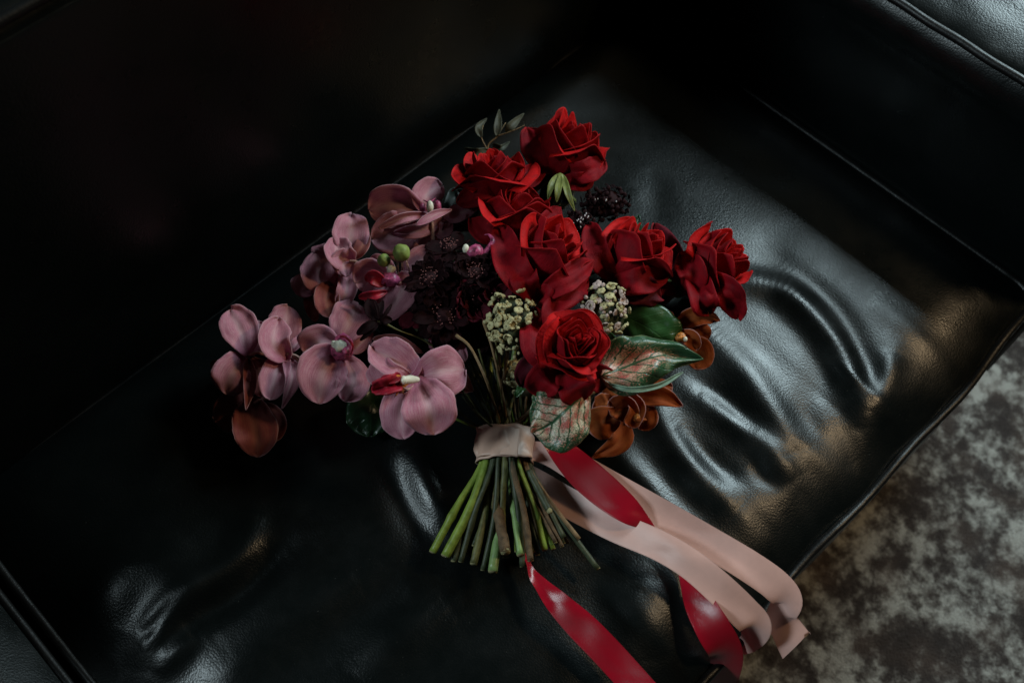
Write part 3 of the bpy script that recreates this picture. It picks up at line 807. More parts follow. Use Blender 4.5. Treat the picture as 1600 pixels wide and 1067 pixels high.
orchid('orchid tinted dark russet by light and shade, hanging lowest at the far left end', (390, 632, Z5), [
    ([(398, 630, Z5), (372, 640, Z5 + .006), (332, 646, Z5)], 54, dict(mat='orchid_shaded', kind='ell')),
    ([(400, 630, Z5), (425, 655, Z5 + .002), (428, 690, Z5 - .004)], 34, dict(mat='orchid_shaded')),
    ([(385, 622, Z5 + .004), (398, 668, Z5 + .010), (402, 713, Z5 + .002)], 62, dict(mat='orchid_shaded', kind='ell', cup=.2))],
    ([(396, 630, Z5 + .012), (408, 624, Z5 + .010), (420, 622, Z5 + .002)], [2, 2.2, 3]))
Z6 = .060
orchid('pale mauve orchid at the upper left edge, upright petal against the black leather', (547, 408, Z6), [
    ([(550, 410, Z6 - .008), (562, 425, Z6 - .006), (585, 415, Z6 - .008)], 28, dict(kind='ell', mat='orchid')),
    ([(548, 410, Z6 - .004), (548, 372, Z6 + .004), (549, 331, Z6 - .002)], 46, dict(cup=.2)),
    ([(550, 406, Z6), (565, 386, Z6 + .006), (574, 360, Z6)], 24, dict(kind='ell', roll=30, mat='orchid_shaded')),
    ([(545, 415, Z6 - .004), (543, 450, Z6), (531, 484, Z6 - .006)], 26, dict(kind='ell', cup=.4)),
    ([(547, 412, Z6 + .004), (530, 398, Z6 + .016), (525, 369, Z6 + .008)], 36, dict(kind='ell', cup=.5, roll=-10)),
    ([(545, 405, Z6 + .006), (536, 408, Z6 + .012), (540, 433, Z6 + .008)], 30, dict(kind='ell', cup=.3))],
    ([(546, 408, Z6 + .014), (558, 410, Z6 + .014), (570, 424, Z6 + .006)], [2, 2.5, 3]))
Z7 = .048
orchid('pale pink orchid overlapped by the upright one, dark petals below it', (505, 445, Z7), [
    ([(494, 445, Z7 - .012), (486, 470, Z7 - .012), (492, 503, Z7 - .016)], 22, dict(mat='orchid_shaded', kind='ell')),
    ([(512, 415, Z7 - .010), (508, 376, Z7 - .008)], 38, dict()),
    ([(492, 460, Z7 - .008), (476, 445, Z7 - .004), (471, 422, Z7 - .010)], 32, dict(kind='ell')),
    ([(506, 462, Z7), (500, 430, Z7 + .010), (489, 393, Z7 + .002)], 48, dict(cup=.25, kind='ell')),
    ([(522, 442, Z7), (521, 452, Z7 + .004), (519, 402, Z7 + .002)], 18, dict(kind='ell')),
    ([(512, 443, Z7 + .006), (510, 468, Z7 + .010), (513, 497, Z7 + .004)], 32, dict(mat='orchid_shaded', kind='ell', cup=.4)),
    ([(540, 450, Z7 - .006), (532, 470, Z7 - .004), (529, 485, Z7 - .006)], 22, dict(kind='ell'))])
Z8 = .080
o8 = orchid('mauve orchid at the top of the spray, seen edge-on with long narrow front petals', (672, 328, Z8), [
    ([(655, 345, Z8 - .016), (620, 362, Z8 - .016), (580, 372, Z8 - .022)], 54, dict(kind='ell')),
    ([(668, 334, Z8 - .008), (620, 322, Z8 - .004), (576, 330, Z8 - .012)], 54, dict(cup=.3)),
    ([(660, 334, Z8 - .006), (668, 305, Z8), (696, 288, Z8 - .004)], 40, dict(cup=.3, kind='ell')),
    ([(692, 340, Z8 - .006), (720, 332, Z8 - .002), (754, 316, Z8 - .006)], 26, dict(kind='sepal', roll=15)),
    ([(612, 366, Z8 - .008), (655, 360, Z8 - .004), (700, 343, Z8 - .008)], 22, dict(kind='ell')),
    ([(676, 340, Z8 - .010), (690, 362, Z8 - .008), (705, 345, Z8 - .010)], 24, dict(kind='ell')),
    ([(670, 334, Z8 + .006), (630, 340, Z8 + .018), (592, 357, Z8 + .012)], 14, dict(kind='ell', roll=12, cup=.5, name='sepal')),
    ([(649, 353, Z8 + .022), (680, 336, Z8 + .020), (708, 327, Z8 + .012)], 15, dict(kind='sepal', roll=10, cup=.3, name='sepal'))],
    ([(675, 346, Z8 - .002), (676, 360, Z8 - .006), (676, 376, Z8 - .012)], [2.6, 2.6, 3]))
blob(o8, (672, 323, Z8 + .018), (5.5, 9, 5), 'orchid_white', 'column')
blob(o8, (660, 325, Z8 + .012), (5, 8, 5), 'magenta', 'lip', seed=2, rough=.3)
blob(o8, (684, 322, Z8 + .012), (5.5, 8, 5), 'magenta', 'lip', seed=5, rough=.3)
tube(o8, [(662, 313, Z8 + .014), (671, 316, Z8 + .018), (680, 310, Z8 + .014)], [.8 * MPP, 1.6 * MPP, .7 * MPP], 'magenta', name='lip_edge')
Z9 = .070
o9 = orchid('open pink orchid in the middle of the spray behind two round green buds', (612, 435, Z9), [
    ([(640, 410, Z9 - .020), (668, 392, Z9 - .014), (668, 368, Z9 - .018)], 40, dict(kind='ell')),
    ([(640, 405, Z9 - .022), (628, 388, Z9 - .018), (630, 366, Z9 - .022)], 40, dict(kind='ell')),
    ([(630, 430, Z9 - .012), (655, 410, Z9 - .008), (684, 392, Z9 - .012)], 38, dict(kind='ell')),
    ([(640, 428, Z9 - .004), (660, 417, Z9), (680, 411, Z9 - .004)], 10, dict(kind='ell', roll=20)),
    ([(612, 442, Z9 - .008), (596, 420, Z9), (570, 408, Z9 - .006)], 34, dict(kind='ell')),
    ([(610, 445, Z9 - .004), (578, 432, Z9 + .004), (556, 440, Z9 - .002)], 46, dict(kind='ell', cup=.3)),
    ([(608, 446, Z9 - .006), (590, 458, Z9), (568, 470, Z9 - .006)], 34, dict(kind='ell')),
    ([(616, 440, Z9 + .002), (630, 448, Z9 + .010), (604, 498, Z9 + .002)], 38, dict(kind='round', cup=.2)),
    ([(612, 444, Z9 + .002), (626, 440, Z9 + .010), (640, 424, Z9 + .004)], 20, dict(kind='ell'))])
patch(o9, [(600, 446, Z9 + .014), (584, 434, Z9 + .020), (572, 436, Z9 + .014)], 26, 'sepal', 'orchid_lip', 'lip', cup=.4, seed=3, solid=.0012)
patch(o9, [(604, 456, Z9 + .012), (584, 462, Z9 + .016), (562, 464, Z9 + .010)], 14, 'ell', 'orchid_lip', 'lip', cup=.6, seed=5, solid=.0012)
blob(o9, (609, 437, Z9 + .016), (15, 11, 10), 'magenta', 'lip', rough=.3, seed=6)
blob(o9, (611, 421, Z9 + .020), (6, 7, 5), 'orchid_white', 'column', rough=.4, seed=3)
def bud(label, ctr, r, st):
    root = thing('flower_bud', label, 'bud', P(*ctr), 'green buds among the pink orchids')
    link('bud', blob_mesh(Vector((0, 0, 0)), (r * MPP, r * MPP * 1.02, r * MPP), 'bud_green', 'bud', axes=(CR, CU, CB), n=20, m=14, rough=.12, seed=r), root)
    tube(root, st, [1.2 * MPP, 1 * MPP, 1.4 * MPP], 'pedicel', name='stalk')
    return root
b1 = bud('larger round green bud in front of a pink orchid', (627, 395, Z9 + .030), 12.5, [(632, 402, Z9 + .024), (639, 420, Z9 + .016), (638, 436, Z9 + .002)])
for q in range(7):
    x = 616 + q * 3.6; tube(b1, [(x, 404 + (q % 3) * 2, Z9 + .024), (x - 1 + q % 2 * 2, 415, Z9 + .020), (x - 3 + q, 424 + q % 3 * 3, Z9 + .012)], [.5 * MPP, .45 * MPP, .4 * MPP], 'pedicel', name='filament', n=6)
bud('smaller round green bud left of the larger bud', (600, 407, Z9 + .022), 9.5, [(604, 412, Z9 + .018), (609, 420, Z9 + .014), (612, 432, Z9 + .004)])
Z10 = .098
o10 = orchid('small pink orchid with a hooked magenta lip tip, left of the central rose', (752, 405, Z10), [
    ([(748, 416, Z10 - .006), (775, 408, Z10 + .002), (802, 418, Z10 - .004)], 30, dict(kind='round')),
    ([(752, 408, Z10 - .004), (765, 400, Z10), (776, 395, Z10 - .004)], 16, dict(kind='ell')),
    ([(748, 414, Z10 + .004), (766, 408, Z10 + .010), (784, 414, Z10 + .006)], 9, dict(kind='ell', mat='orchid')),
    ([(745, 418, Z10 - .004), (725, 412, Z10), (708, 416, Z10 - .006)], 16, dict(kind='ell'))])
blob(o10, (743, 394, Z10 + .012), (13, 12, 10), 'magenta', 'lip', rough=.3, seed=2)
blob(o10, (728, 389, Z10 + .014), (5, 7, 5), 'orchid_white', 'column')
tube(o10, [(754, 402, Z10 + .010), (764, 388, Z10 + .014), (770, 376, Z10 + .016), (764, 367, Z10 + .014), (757, 367, Z10 + .012)], [6 * MPP, 4.4 * MPP, 3.4 * MPP, 1.6 * MPP, .6 * MPP], 'magenta', name='lip_tip')
# stalk that carries the spray
st = thing('orchid_stalk', 'thin arching stalk that carries the pink orchids down to the ribbon', 'stalk', P(500, 520, .03))
tube(st, [(400, 600, .012), (430, 570, .022), (480, 545, .026), (545, 505, .032), (620, 490, .040), (690, 560, .050), (745, 640, .040), (770, 676, .032)], [1.6 * MPP, 2.4 * MPP, 3 * MPP, 3 * MPP, 3 * MPP, 3 * MPP, 3 * MPP, 3 * MPP], 'dark_stem', samples=60)
stem(st, (762, 670, .032), (740, 880, .016), .14, 'olive_stem', 5.5, rt=3, knob=[(.62, .35)], seed=77)

# ------------------------------------------------------------------ orange orchids
Z11 = .060
g_o = 'orange orchids on the right of the bouquet'
e1 = orchid('orange orchid beside the green leaf, below the furthest right rose', (1062, 520, Z11), [
    ([(1068, 535, Z11 - .010), (1090, 550, Z11 - .008), (1088, 578, Z11 - .014)], 40, dict(mat='orange_orchid', kind='ell')),
    ([(1066, 520, Z11 - .006), (1090, 520, Z11), (1106, 535, Z11 - .006)], 32, dict(mat='orange_orchid', kind='ell')),
    ([(1056, 508, Z11 - .002), (1090, 494, Z11 + .010), (1128, 502, Z11 + .002)], 28, dict(mat='orange_orchid', kind='sepal', cup=.35)),
    ([(1046, 530, Z11 + .002), (1036, 505, Z11 + .008), (1046, 485, Z11 + .002)], 26, dict(mat='orchid_shaded', kind='ell', cup=.3)),
    ([(1060, 525, Z11 + .006), (1078, 528, Z11 + .014), (1090, 548, Z11 + .006)], 24, dict(mat='orange_orchid', kind='ell', cup=.5))], group=g_o)
blob(e1, (1064, 527, Z11 + .016), (8, 7, 7), 'orchid_throat', 'lip', rough=.4)
blob(e1, (1071, 530, Z11 + .020), (3, 4, 3), 'orchid_white', 'column')
stem(e1, (1050, 540, Z11 - .02), (887, 848, .012), .95, 'tan_stem', 2.6, rt=2.4, seed=5)
Z12 = .050
e2 = orchid('orange orchid below the two-tone leaves, nearest the red ribbon', (985, 635, Z12), [
    ([(975, 620, Z12 - .006), (1010, 612, Z12), (1050, 606, Z12 - .006)], 34, dict(mat='orange_orchid', kind='ell')),
    ([(985, 622, Z12), (1030, 618, Z12 + .008), (1068, 634, Z12)], 30, dict(mat='orange_orchid', kind='sepal', cup=.3)),
    ([(990, 630, Z12 - .004), (965, 612, Z12 + .004), (938, 606, Z12)], 34, dict(mat='orange_orchid', kind='ell')),
    ([(970, 650, Z12 - .012), (968, 690, Z12 - .016), (925, 717, Z12 - .028)], 34, dict(mat='orange_orchid', kind='sepal', roll=15)),
    ([(970, 645, Z12), (940, 660, Z12 + .006), (918, 676, Z12 - .002)], 44, dict(mat='orange_orchid', kind='round')),
    ([(955, 628, Z12 + .004), (975, 640, Z12 + .012), (982, 655, Z12 + .006)], 34, dict(mat='orange_orchid', kind='ell', cup=.4)),
    ([(990, 628, Z12 - .006), (1010, 650, Z12 - .002), (1000, 672, Z12 - .010)], 30, dict(mat='orange_orchid', kind='ell')),
    ([(960, 622, Z12 - .004), (945, 632, Z12 + .002), (925, 640, Z12 - .006)], 30, dict(mat='orange_orchid', kind='ell', ruf=.2)),
    ([(985, 625, Z12 + .008), (996, 640, Z12 + .014), (984, 668, Z12 + .008)], 24, dict(mat='orange_orchid', kind='blunt', cup=.8, name='lip'))], group=g_o)
blob(e2, (996, 653, Z12 + .012), (6, 6, 6), 'orchid_throat', 'column', rough=.4)
blob(e2, (1000, 656, Z12 + .013), (8, 4, 5), 'orange_orchid', 'lip', rough=.4, seed=3)
stem(e2, (960, 650, Z12 - .018), (878, 853, .018), .90, 'woody', 3, rt=2.4, seed=6)

# ------------------------------------------------------------------ dark flowers
def petal_local(L, wd, cupv, notch, seed, n=9, m=11, droop=0):
    vs, uv = [], []
    for i in range(m):
        t = i / (m - 1)
        for j in range(n):
            s = -1 + 2 * j / (n - 1)
            hw = wd * prof('round', t) / 2
            edge = 1 - notch * .12 * (math.sin(s * 9 + seed) * .5 + .5) * sstep(.7, 1, t)
            x = L * t * edge
            vs.append(Vector((x, s * hw, cupv * L * t * t + .12 * wd * s * s * t - droop * L * t ** 3 + .05 * L * noise.noise(Vector((s * 2 + seed, t * 3, seed))))))
            uv.append(((s + 1) / 2, t))
    fs = [(i * n + j, i * n + j + 1, (i + 1) * n + j + 1, (i + 1) * n + j) for i in range(m - 1) for j in range(n - 1)]
    return vs, fs, uv
def dark_flower(label, ctr, axis, Rpx, npet, rows, seed, mat='dark_petal', tip='stamen_tip', stem_a=None, cup=.15, droop=.2, tips=46, group='dark maroon flowers in the middle of the bouquet'):
    rng = random.Random(seed); R = Rpx * MPP
    root = thing('dark_flower', label, 'flower', P(*ctr), group)
    F = frame(camvec(axis), seed)
    for r in range(rows):
        rr = R * (1 - .22 * r); meshes = []
        for v in range(3):
            a, b, c = petal_local(rr, rr * 5.6 / npet, cup + .22 * r + rng.uniform(-.05, .05), 1, seed + v * 3 + r, droop=droop)
            meshes.append(mk_mesh('petal', a, b, mat, c))
        for k in range(npet):
            a = 2 * math.pi * (k + r * .5) / npet + rng.uniform(-.09, .09)
            o = link('petal', meshes[k % 3], root, .0005)
            Mx = (F @ Matrix.Rotation(a, 3, 'Z') @ Matrix.Rotation(rng.uniform(-.5, .4), 3, 'Y') @ Matrix.Rotation(rng.uniform(-.45, .45), 3, 'X')).to_4x4()
            Mx.translation = F @ Vector((math.cos(a) * R * .12, math.sin(a) * R * .12, .001 + r * .0012)); o.matrix_local = Mx
    link('flower_centre', blob_mesh(F @ Vector((0, 0, .003)), (R * .30, R * .30, R * .22), 'dark_centre', 'flower_centre', axes=(F.col[0], F.col[1], F.col[2]), rough=.3, seed=seed), root)
    vs, fs = [], []
    mats = []
    for q in range(tips):
        a = rng.uniform(0, 6.28); d = math.sqrt(rng.random()) * .42; hgt = R * (.26 + .16 * rng.random()) * (1.1 - d)
        p = F @ Vector((math.cos(a) * d * R, math.sin(a) * d * R, hgt + .003)); s = rng.uniform(.7, 1.15) * MPP
        b = len(vs)
        for dx in ((1, 0, 0), (-1, 0, 0), (0, 1, 0), (0, -1, 0), (0, 0, 1.4), (0, 0, -1.4)): vs.append(p + F @ Vector(dx) * s)
        for f in ((0, 2, 4), (2, 1, 4), (1, 3, 4), (3, 0, 4), (2, 0, 5), (1, 2, 5), (3, 1, 5), (0, 3, 5)): fs.append(tuple(b + i for i in f))
    s_ = link('stamens', mk_mesh('stamens', vs, fs, tip, [(.5, .5)] * len(vs)), root); s_['kind'] = 'stuff'
    if stem_a:
        end, kk, sm, r = stem_a
        stem(root, (ctr[0] + 6, ctr[1] + 14, ctr[2] - .02), end, kk, sm, r, rt=1.7, seed=seed)
    return root
dark_flower('dark serrated flower with pinkish speckled centre, beside the pink orchids', (674, 438, .105), (-.15, .35, .92), 38, 13, 3, 3, stem_a=((720, 877, .012), .26, 'dark_stem', 4))
dark_flower('dark maroon flower just below the hooked orchid lip', (741, 427, .110), (.15, .35, .92), 33, 9, 3, 5, stem_a=((817, 884, .012), .66, 'dark_stem', 4.5))
dark_flower('dark flower at the top of the dark cluster, one long petal pointing left', (703, 392, .098), (-.1, .8, .6), 34, 9, 1, 8, stem_a=((755, 890, .012), .36, 'dark_stem', 4))
dark_flower('near-black flower lowest in the dark cluster, above the largest orchid', (697, 494, .088), (-.05, .2, .97), 46, 11, 3, 12, tips=30, stem_a=((834, 862, .012), .72, 'olive_stem', 4))
dark_flower('maroon flower with upturned petal rims between the dark cluster and the cream cluster', (742, 470, .092), (.3, .1, .95), 34, 8, 2, 14, mat='maroon_petal', tips=20, cup=.4, droop=.0, stem_a=((868, 847, .022), .88, 'woody', 2.6))
dark_flower('maroon flower behind the left edge of the dark cluster', (652, 482, .070), (-.4, .3, .86), 34, 8, 1, 16, mat='maroon_petal', tips=6)
dark_flower('small maroon bloom touching the cream cluster of florets', (776, 466, .098), (.2, .3, .93), 24, 7, 2, 18, mat='maroon_petal', tips=8, cup=.5, droop=0)
dark_flower('dark filler bloom low behind the grassy stems', (760, 520, .060), (.1, .3, .95), 36, 9, 1, 23, tips=10)
# the side-on dark flower over the orchid
df = thing('dark_flower', 'small side-on dark flower with thin finger-like petals over the pink orchids', 'flower', P(592, 492, .105), 'dark maroon flowers in the middle of the bouquet')
for i, (sp, wd) in enumerate([([(590, 500, .104), (580, 485, .108), (578, 468, .104)], 20), ([(588, 502, .106), (575, 510, .110), (558, 522, .104)], 15),
                              ([(592, 500, .108), (590, 482, .112), (584, 468, .110)], 5), ([(594, 500, .108), (604, 488, .112), (612, 475, .110)], 6),
                              ([(590, 505, .104), (582, 514, .108), (563, 532, .100)], 9), ([(592, 504, .10), (600, 500, .104), (612, 500, .100)], 14), ([(596, 498, .104), (592, 490, .106), (598, 470, .104)], 12)]):
    patch(df, sp, wd, 'ell', 'dark_petal', seed=i, cup=.3)
tube(df, [(592, 500, .102), (620, 515, .090), (680, 545, .070), (745, 640, .045), (762, 672, .034)], [3 * MPP, 1.3 * MPP, 1.3 * MPP, 1.3 * MPP, 1.3 * MPP], 'olive_stem', samples=40)
# dark berry-like clusters at the back
def berry_cluster(label, ctr, Rx, Ry, n, seed, whites, stem_a=None):
    rng = random.Random(seed); root = thing('berry_cluster', label, 'flower cluster', P(*ctr), 'dark clusters between the roses')
    me = blob_mesh(Vector((0, 0, 0)), (3.6 * MPP,) * 3, 'dark_centre', 'floret', n=8, m=6, rough=.4)
    me2 = blob_mesh(Vector((0, 0, 0)), (1.1 * MPP, 2.2 * MPP, 1.1 * MPP), 'white_tip', 'stamen', n=6, m=4, axes=(CR, CU, CB))
    pl = []
    for v in range(2):
        a, b, c = petal_local(7.5 * MPP, 7 * MPP, .3, 0, v + seed, n=5, m=5); pl.append(mk_mesh('floret', a, b, 'dark_petal', c))
    c0 = P(*ctr)
    for i in range(n):
        a = rng.uniform(0, 6.28); d = math.sqrt(rng.random()); h = math.sqrt(max(0, 1 - d * d))
        off = CR * math.cos(a) * d * Rx * MPP + CU * math.sin(a) * d * Ry * MPP + CB * h * min(Rx, Ry) * MPP * .7
        if i % 2:
            o = link('floret', me, root); o.location = off
        else:
            o = link('floret', pl[i % 4 // 2], root, .0005)
            o.matrix_local = Matrix.Translation(off) @ frame(off.normalized(), rng.uniform(0, 6)).to_4x4()
    for (x, y) in whites:
        o = link('stamen', me2, root); o.location = P(x, y, ctr[2] + .016) - c0; o.rotation_euler = (rng.uniform(-.8, .8), rng.uniform(-.8, .8), 0); o.scale = (rng.uniform(.5, 1.1),) * 3
    link('cluster_core', blob_mesh(Vector((0, 0, 0)), (Rx * .8 * MPP, Ry * .8 * MPP, Ry * .6 * MPP), 'dark_centre', 'cluster_core', axes=(CR, CU, CB), rough=.3, seed=seed), root)
    if stem_a: stem(root, (ctr[0] - 5, ctr[1] + 15, ctr[2] - .01), *stem_a, rt=1.8, seed=seed)
berry_cluster('dark purple berry-like cluster behind the middle roses, few white dots', (945, 318, .070), 38, 28, 90, 2, [(934, 311), (930, 312), (947, 313), (963, 315)], ((934, 888, .010), .98, 'dark_stem', 4))
berry_cluster('dark cluster with a row of white stamens between two roses', (903, 352, .085), 26, 22, 60, 5, [(884, 357), (891, 353), (896, 349), (902, 345), (904, 343), (908, 341), (914, 337), (916, 334), (919, 339), (911, 343), (907, 347), (884, 360), (907, 355), (902, 362), (893, 350)], ((840, 866, .010), .70, 'dark_stem', 3.5))

# ------------------------------------------------------------------ cream floret clusters
def floret_mesh(mat, r, curl, seed):
    vs, fs, uv = [], [], []
    for k in range(5):
        a0 = k * 1.2566; b = len(vs)
        for i in range(6):
            t = i / 5
            for j in range(5):
                s = -1 + j / 2; wd = r * .52 * prof('round', t)
                v = Vector((r * (math.sin(t * 1.9) * .75 + .12), s * wd, curl * r * (1 - math.cos(t * 2.2)) + .25 * r * s * s * t))
                ca, sa = math.cos(a0), math.sin(a0)
                vs.append(Vector((v.x * ca - v.y * sa, v.x * sa + v.y * ca, v.z))); uv.append((j / 4, t))
        for i in range(5):
            for j in range(4): fs.append((b + i * 5 + j, b + i * 5 + j + 1, b + (i + 1) * 5 + j + 1, b + (i + 1) * 5 + j))
    return mk_mesh('floret', vs, fs, mat, uv)
FL = {m: [floret_mesh(m, 8.0 * MPP, c, i) for i, c in enumerate((-.45, -.30, .25))] for m in ('cream', 'blush_cream')}
FB = {m: blob_mesh(Vector((0, 0, 0)), (3.6 * MPP, 3.6 * MPP, 4.2 * MPP), m, 'floret_bud', n=9, m=6, rough=.2) for m in ('cream', 'blush_cream')}
def cream_cluster(label, ctr, Rx, Ry, n, seed, mats, stem_a, shape=None):
    rng = random.Random(seed); root = thing('floret_cluster', label, 'flower cluster', P(*ctr), 'cream floret clusters beside the open rose')
    link('cluster_core', blob_mesh(Vector((0, 0, 0)), (Rx * .74 * MPP, Ry * .74 * MPP, min(Rx, Ry) * .6 * MPP), 'dark_stem', 'cluster_core', axes=(CR, CU, CB), rough=.4, seed=seed), root)
    done = []
    while len(done) < n:
        a = rng.uniform(0, 6.28); d = math.sqrt(rng.random()); h = math.sqrt(max(0, 1 - d * d))
        off = CR * math.cos(a) * d * Rx * MPP + CU * math.sin(a) * d * Ry * MPP + CB * (h * min(Rx, Ry) * MPP * .8 + rng.uniform(-.002, .001))
        if any((off - q).length < 5.6 * MPP for q in done):
            if rng.random() < .985: continue
        done.append(off); m = mats[rng.random() > .5] if len(mats) > 1 else mats[0]
        nrm = (off.normalized() + Vector([rng.uniform(-.5, .5) for _ in range(3)])).normalized()
        kind = rng.random()
        o = link('floret', rng.choice(FL[m]) if kind < .62 else FB[m], root, .0009 if kind < .62 else 0)
        sc = rng.uniform(.6, 1.05)
        o.matrix_local = Matrix.Translation(off) @ frame(nrm, rng.uniform(0, 6)).to_4x4() @ Matrix.Scale(sc, 4)
    stem(root, (ctr[0] - 4, ctr[1] + Ry * .8, ctr[2] - .012), *stem_a, rt=2.6, seed=seed, rough=.3)
cream_cluster('greenish cream floret cluster left of the open rose', (798, 503, .098), 36, 48, 62, 3, ('cream',), ((790, 862, .030), .28, 'woody', 7.5))
cream_cluster('blush and cream floret cluster right of the open rose', (945, 486, .098), 34, 44, 58, 9, ('cream', 'blush_cream'), ((829, 875, .026), .64, 'woody', 4.6))
cream_cluster('faded floret cluster low in shade left of the open rose', (808, 585, .060), 20, 26, 26, 12, ('cream',), ((790, 870, .010), .50, 'olive_stem', 5))

# ------------------------------------------------------------------ leaves
def leaf(label, sp, wd, mat, kind='leaf', roll=0, cup=.15, ruf=.12, seed=0, skew=0, st=None, ext=None, name='leaf', curl=0):
    root = thing(name, label, 'leaf', P(*sp[0]))
    o = patch(root, sp, wd, kind, mat, name='blade', roll=roll, cup=cup, ruf=ruf, seed=seed, skew=skew, nu=25, nv=37, solid=.0007, curl=curl)
    if st: stem(root, (sp[0][0], sp[0][1], sp[0][2] - .002), *st, rt=2.2, seed=seed, cut=False)
    if ext: tube(root, ext[0], [q * MPP for q in ext[1]], 'green_stem', name='petiole')
    return root
ca = leaf('pointed green leaf with pink speckled veins, pointing right over the orange orchids', [(938, 588, .112), (990, 568, .116), (1040, 555, .114), (1098, 561, .104)], 92, 'caladium_green', cup=-.12, ruf=.16, seed=4, roll=10, st=((905, 842, .020), .99, 'tan_stem', 3))
patch(ca, [(952, 600, .112), (985, 609, .118), (1028, 603, .119), (1066, 582, .112)], 9, 'ell', 'leaf_pale', name='curled_margin', seed=6, cup=.6, ruf=.2)
leaf('rounded leaf flushed cream and pink with green veins, under the open rose', [(920, 608, .104), (890, 636, .106), (860, 662, .098), (832, 676, .088)], 108, 'caladium_pink', kind='ell', cup=-.15, ruf=.12, seed=9, st=((880, 840, .018), .86, 'dark_stem', 5))
leaf('glossy dark green leaf between the blush cluster and the orange orchid', [(960, 490, .070), (1000, 505, .078), (1035, 528, .076), (1052, 545, .068)], 82, 'leaf_mid', kind='ell', cup=-.2, ruf=.10, seed=12, ext=([(962, 492, .070), (930, 540, .05), (860, 620, .04)], [2, 2, 2]))
leaf('narrow green leaf edge tucked between the open rose and the speckled leaf', [(948, 520, .096), (958, 545, .102), (975, 560, .100), (990, 556, .094)], 34, 'leaf_mid', kind='ell', seed=15)
leaf('small dark green leaf behind the torn red rose', [(975, 392, .066), (985, 365, .072), (998, 338, .066)], 44, 'leaf_dark', kind='leaf', seed=18, cup=.3)
leaf('dark round leaf in shade under the largest orchid', [(600, 606, .030), (580, 640, .022), (578, 682, .010)], 78, 'leaf_dark', kind='ell', seed=21, ext=([(600, 606, .030), (680, 640, .036), (756, 674, .032)], [2, 2, 2]))
leaf('small green leaf sticking up left of the pink and cream leaf', [(806, 620, .066), (815, 605, .072), (826, 590, .068)], 14, 'leaf_mid', kind='ell', seed=24)
leaf('long dark shaded leaf below the furthest right rose', [(1064, 470, .050), (1075, 480, .056), (1092, 500, .046)], 18, 'leaf_dark', kind='ell', seed=25)
# extra draping outer petals on the roses
rr_ = [o for o in bpy.data.objects if o.name.startswith('rose') and o.parent is None]
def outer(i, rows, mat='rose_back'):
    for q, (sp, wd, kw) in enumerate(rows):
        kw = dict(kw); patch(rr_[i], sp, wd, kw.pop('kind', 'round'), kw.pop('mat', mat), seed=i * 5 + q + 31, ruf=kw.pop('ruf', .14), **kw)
D_ = dict(kind='rosep', cup=.3, curl=.25)
def dd(**k): q = dict(D_); q.update(k); return q
outer(1, [([(795, 302, .082), (760, 300, .102), (712, 318, .088)], 38, dd()), ([(800, 296, .08), (824, 280, .094), (848, 256, .084)], 34, dd()), ([(760, 300, .078), (735, 280, .092), (708, 262, .086)], 36, dd())])
outer(0, [([(866, 268, .078), (842, 240, .090), (822, 196, .082)], 46, dd()), ([(880, 270, .082), (915, 268, .10), (947, 252, .09)], 38, dd()), ([(878, 282, .080), (905, 284, .092), (928, 282, .084)], 30, dd())])
for q, (sp, wd) in enumerate([([(874, 272, .100), (862, 290, .108), (856, 312, .104)], 13), ([(876, 274, .102), (872, 296, .112), (870, 316, .106)], 12), ([(880, 274, .102), (886, 298, .110), (898, 330, .102)], 12)]):
    patch(rr_[0], sp, wd, 'sepal', 'sepal_bright', name='sepal', seed=q, cup=.4)
blob(rr_[0], (875, 280, .100), (8, 9, 8), 'sepal_bright', 'hip', rough=.2)
outer(2, [([(790, 372, .086), (762, 365, .100), (734, 340, .092)], 36, dd()), ([(820, 362, .092), (850, 350, .106), (878, 322, .098)], 30, dd())])
outer(3, [([(846, 462, .094), (806, 425, .122), (778, 348, .104)], 52, dd(cup=.4)), ([(845, 462, .096), (880, 440, .124), (930, 405, .108)], 40, dd()),
          ([(840, 468, .094), (868, 462, .112), (924, 432, .098)], 56, dd(cup=.2)), ([(838, 464, .094), (820, 440, .120), (815, 410, .112)], 44, dd())])
outer(4, [([(960, 442, .082), (995, 440, .108), (1046, 428, .094)], 44, dd()), ([(962, 440, .084), (936, 400, .106), (918, 345, .094)], 40, dd()),
          ([(955, 440, .078), (990, 448, .100), (1036, 468, .086)], 52, dd(mat='rose_faded', ruf=.25)), ([(1000, 440, .07), (1030, 448, .078), (1056, 456, .070)], 22, dd())])
outer(5, [([(1096, 440, .066), (1136, 455, .096), (1154, 500, .072)], 44, dd(cup=.5, ruf=.2)), ([(1086, 425, .066), (1098, 462, .096), (1108, 492, .076)], 44, dd(cup=.5, ruf=.2)), ([(1100, 430, .060), (1128, 450, .086), (1136, 484, .070)], 44, dd(mat='rose', ruf=.2)),
          ([(1078, 445, .060), (1052, 410, .074), (1022, 348, .064)], 44, dd(mat='rose_faded', cup=.4, ruf=.2)), ([(1074, 462, .066), (1084, 430, .096), (1062, 395, .088)], 44, dd())])
outer(6, [([(880, 575, .100), (852, 592, .120), (842, 616, .104)], 54, dd(cup=.25, curl=0, ruf=.06)), ([(885, 575, .104), (900, 604, .122), (912, 626, .104)], 60, dd(cup=.2, curl=.1, ruf=.06)),
          ([(872, 570, .092), (840, 545, .108), (834, 478, .100)], 50, dd()), ([(868, 572, .080), (836, 575, .092), (814, 606, .080)], 50, dd(mat='maroon_petal')),
          ([(900, 580, .100), (935, 590, .112), (950, 600, .098)], 46, dd(cup=.2, curl=.1, ruf=.06)), ([(870, 530, .096), (868, 490, .110), (880, 466, .100)], 44, dd())])
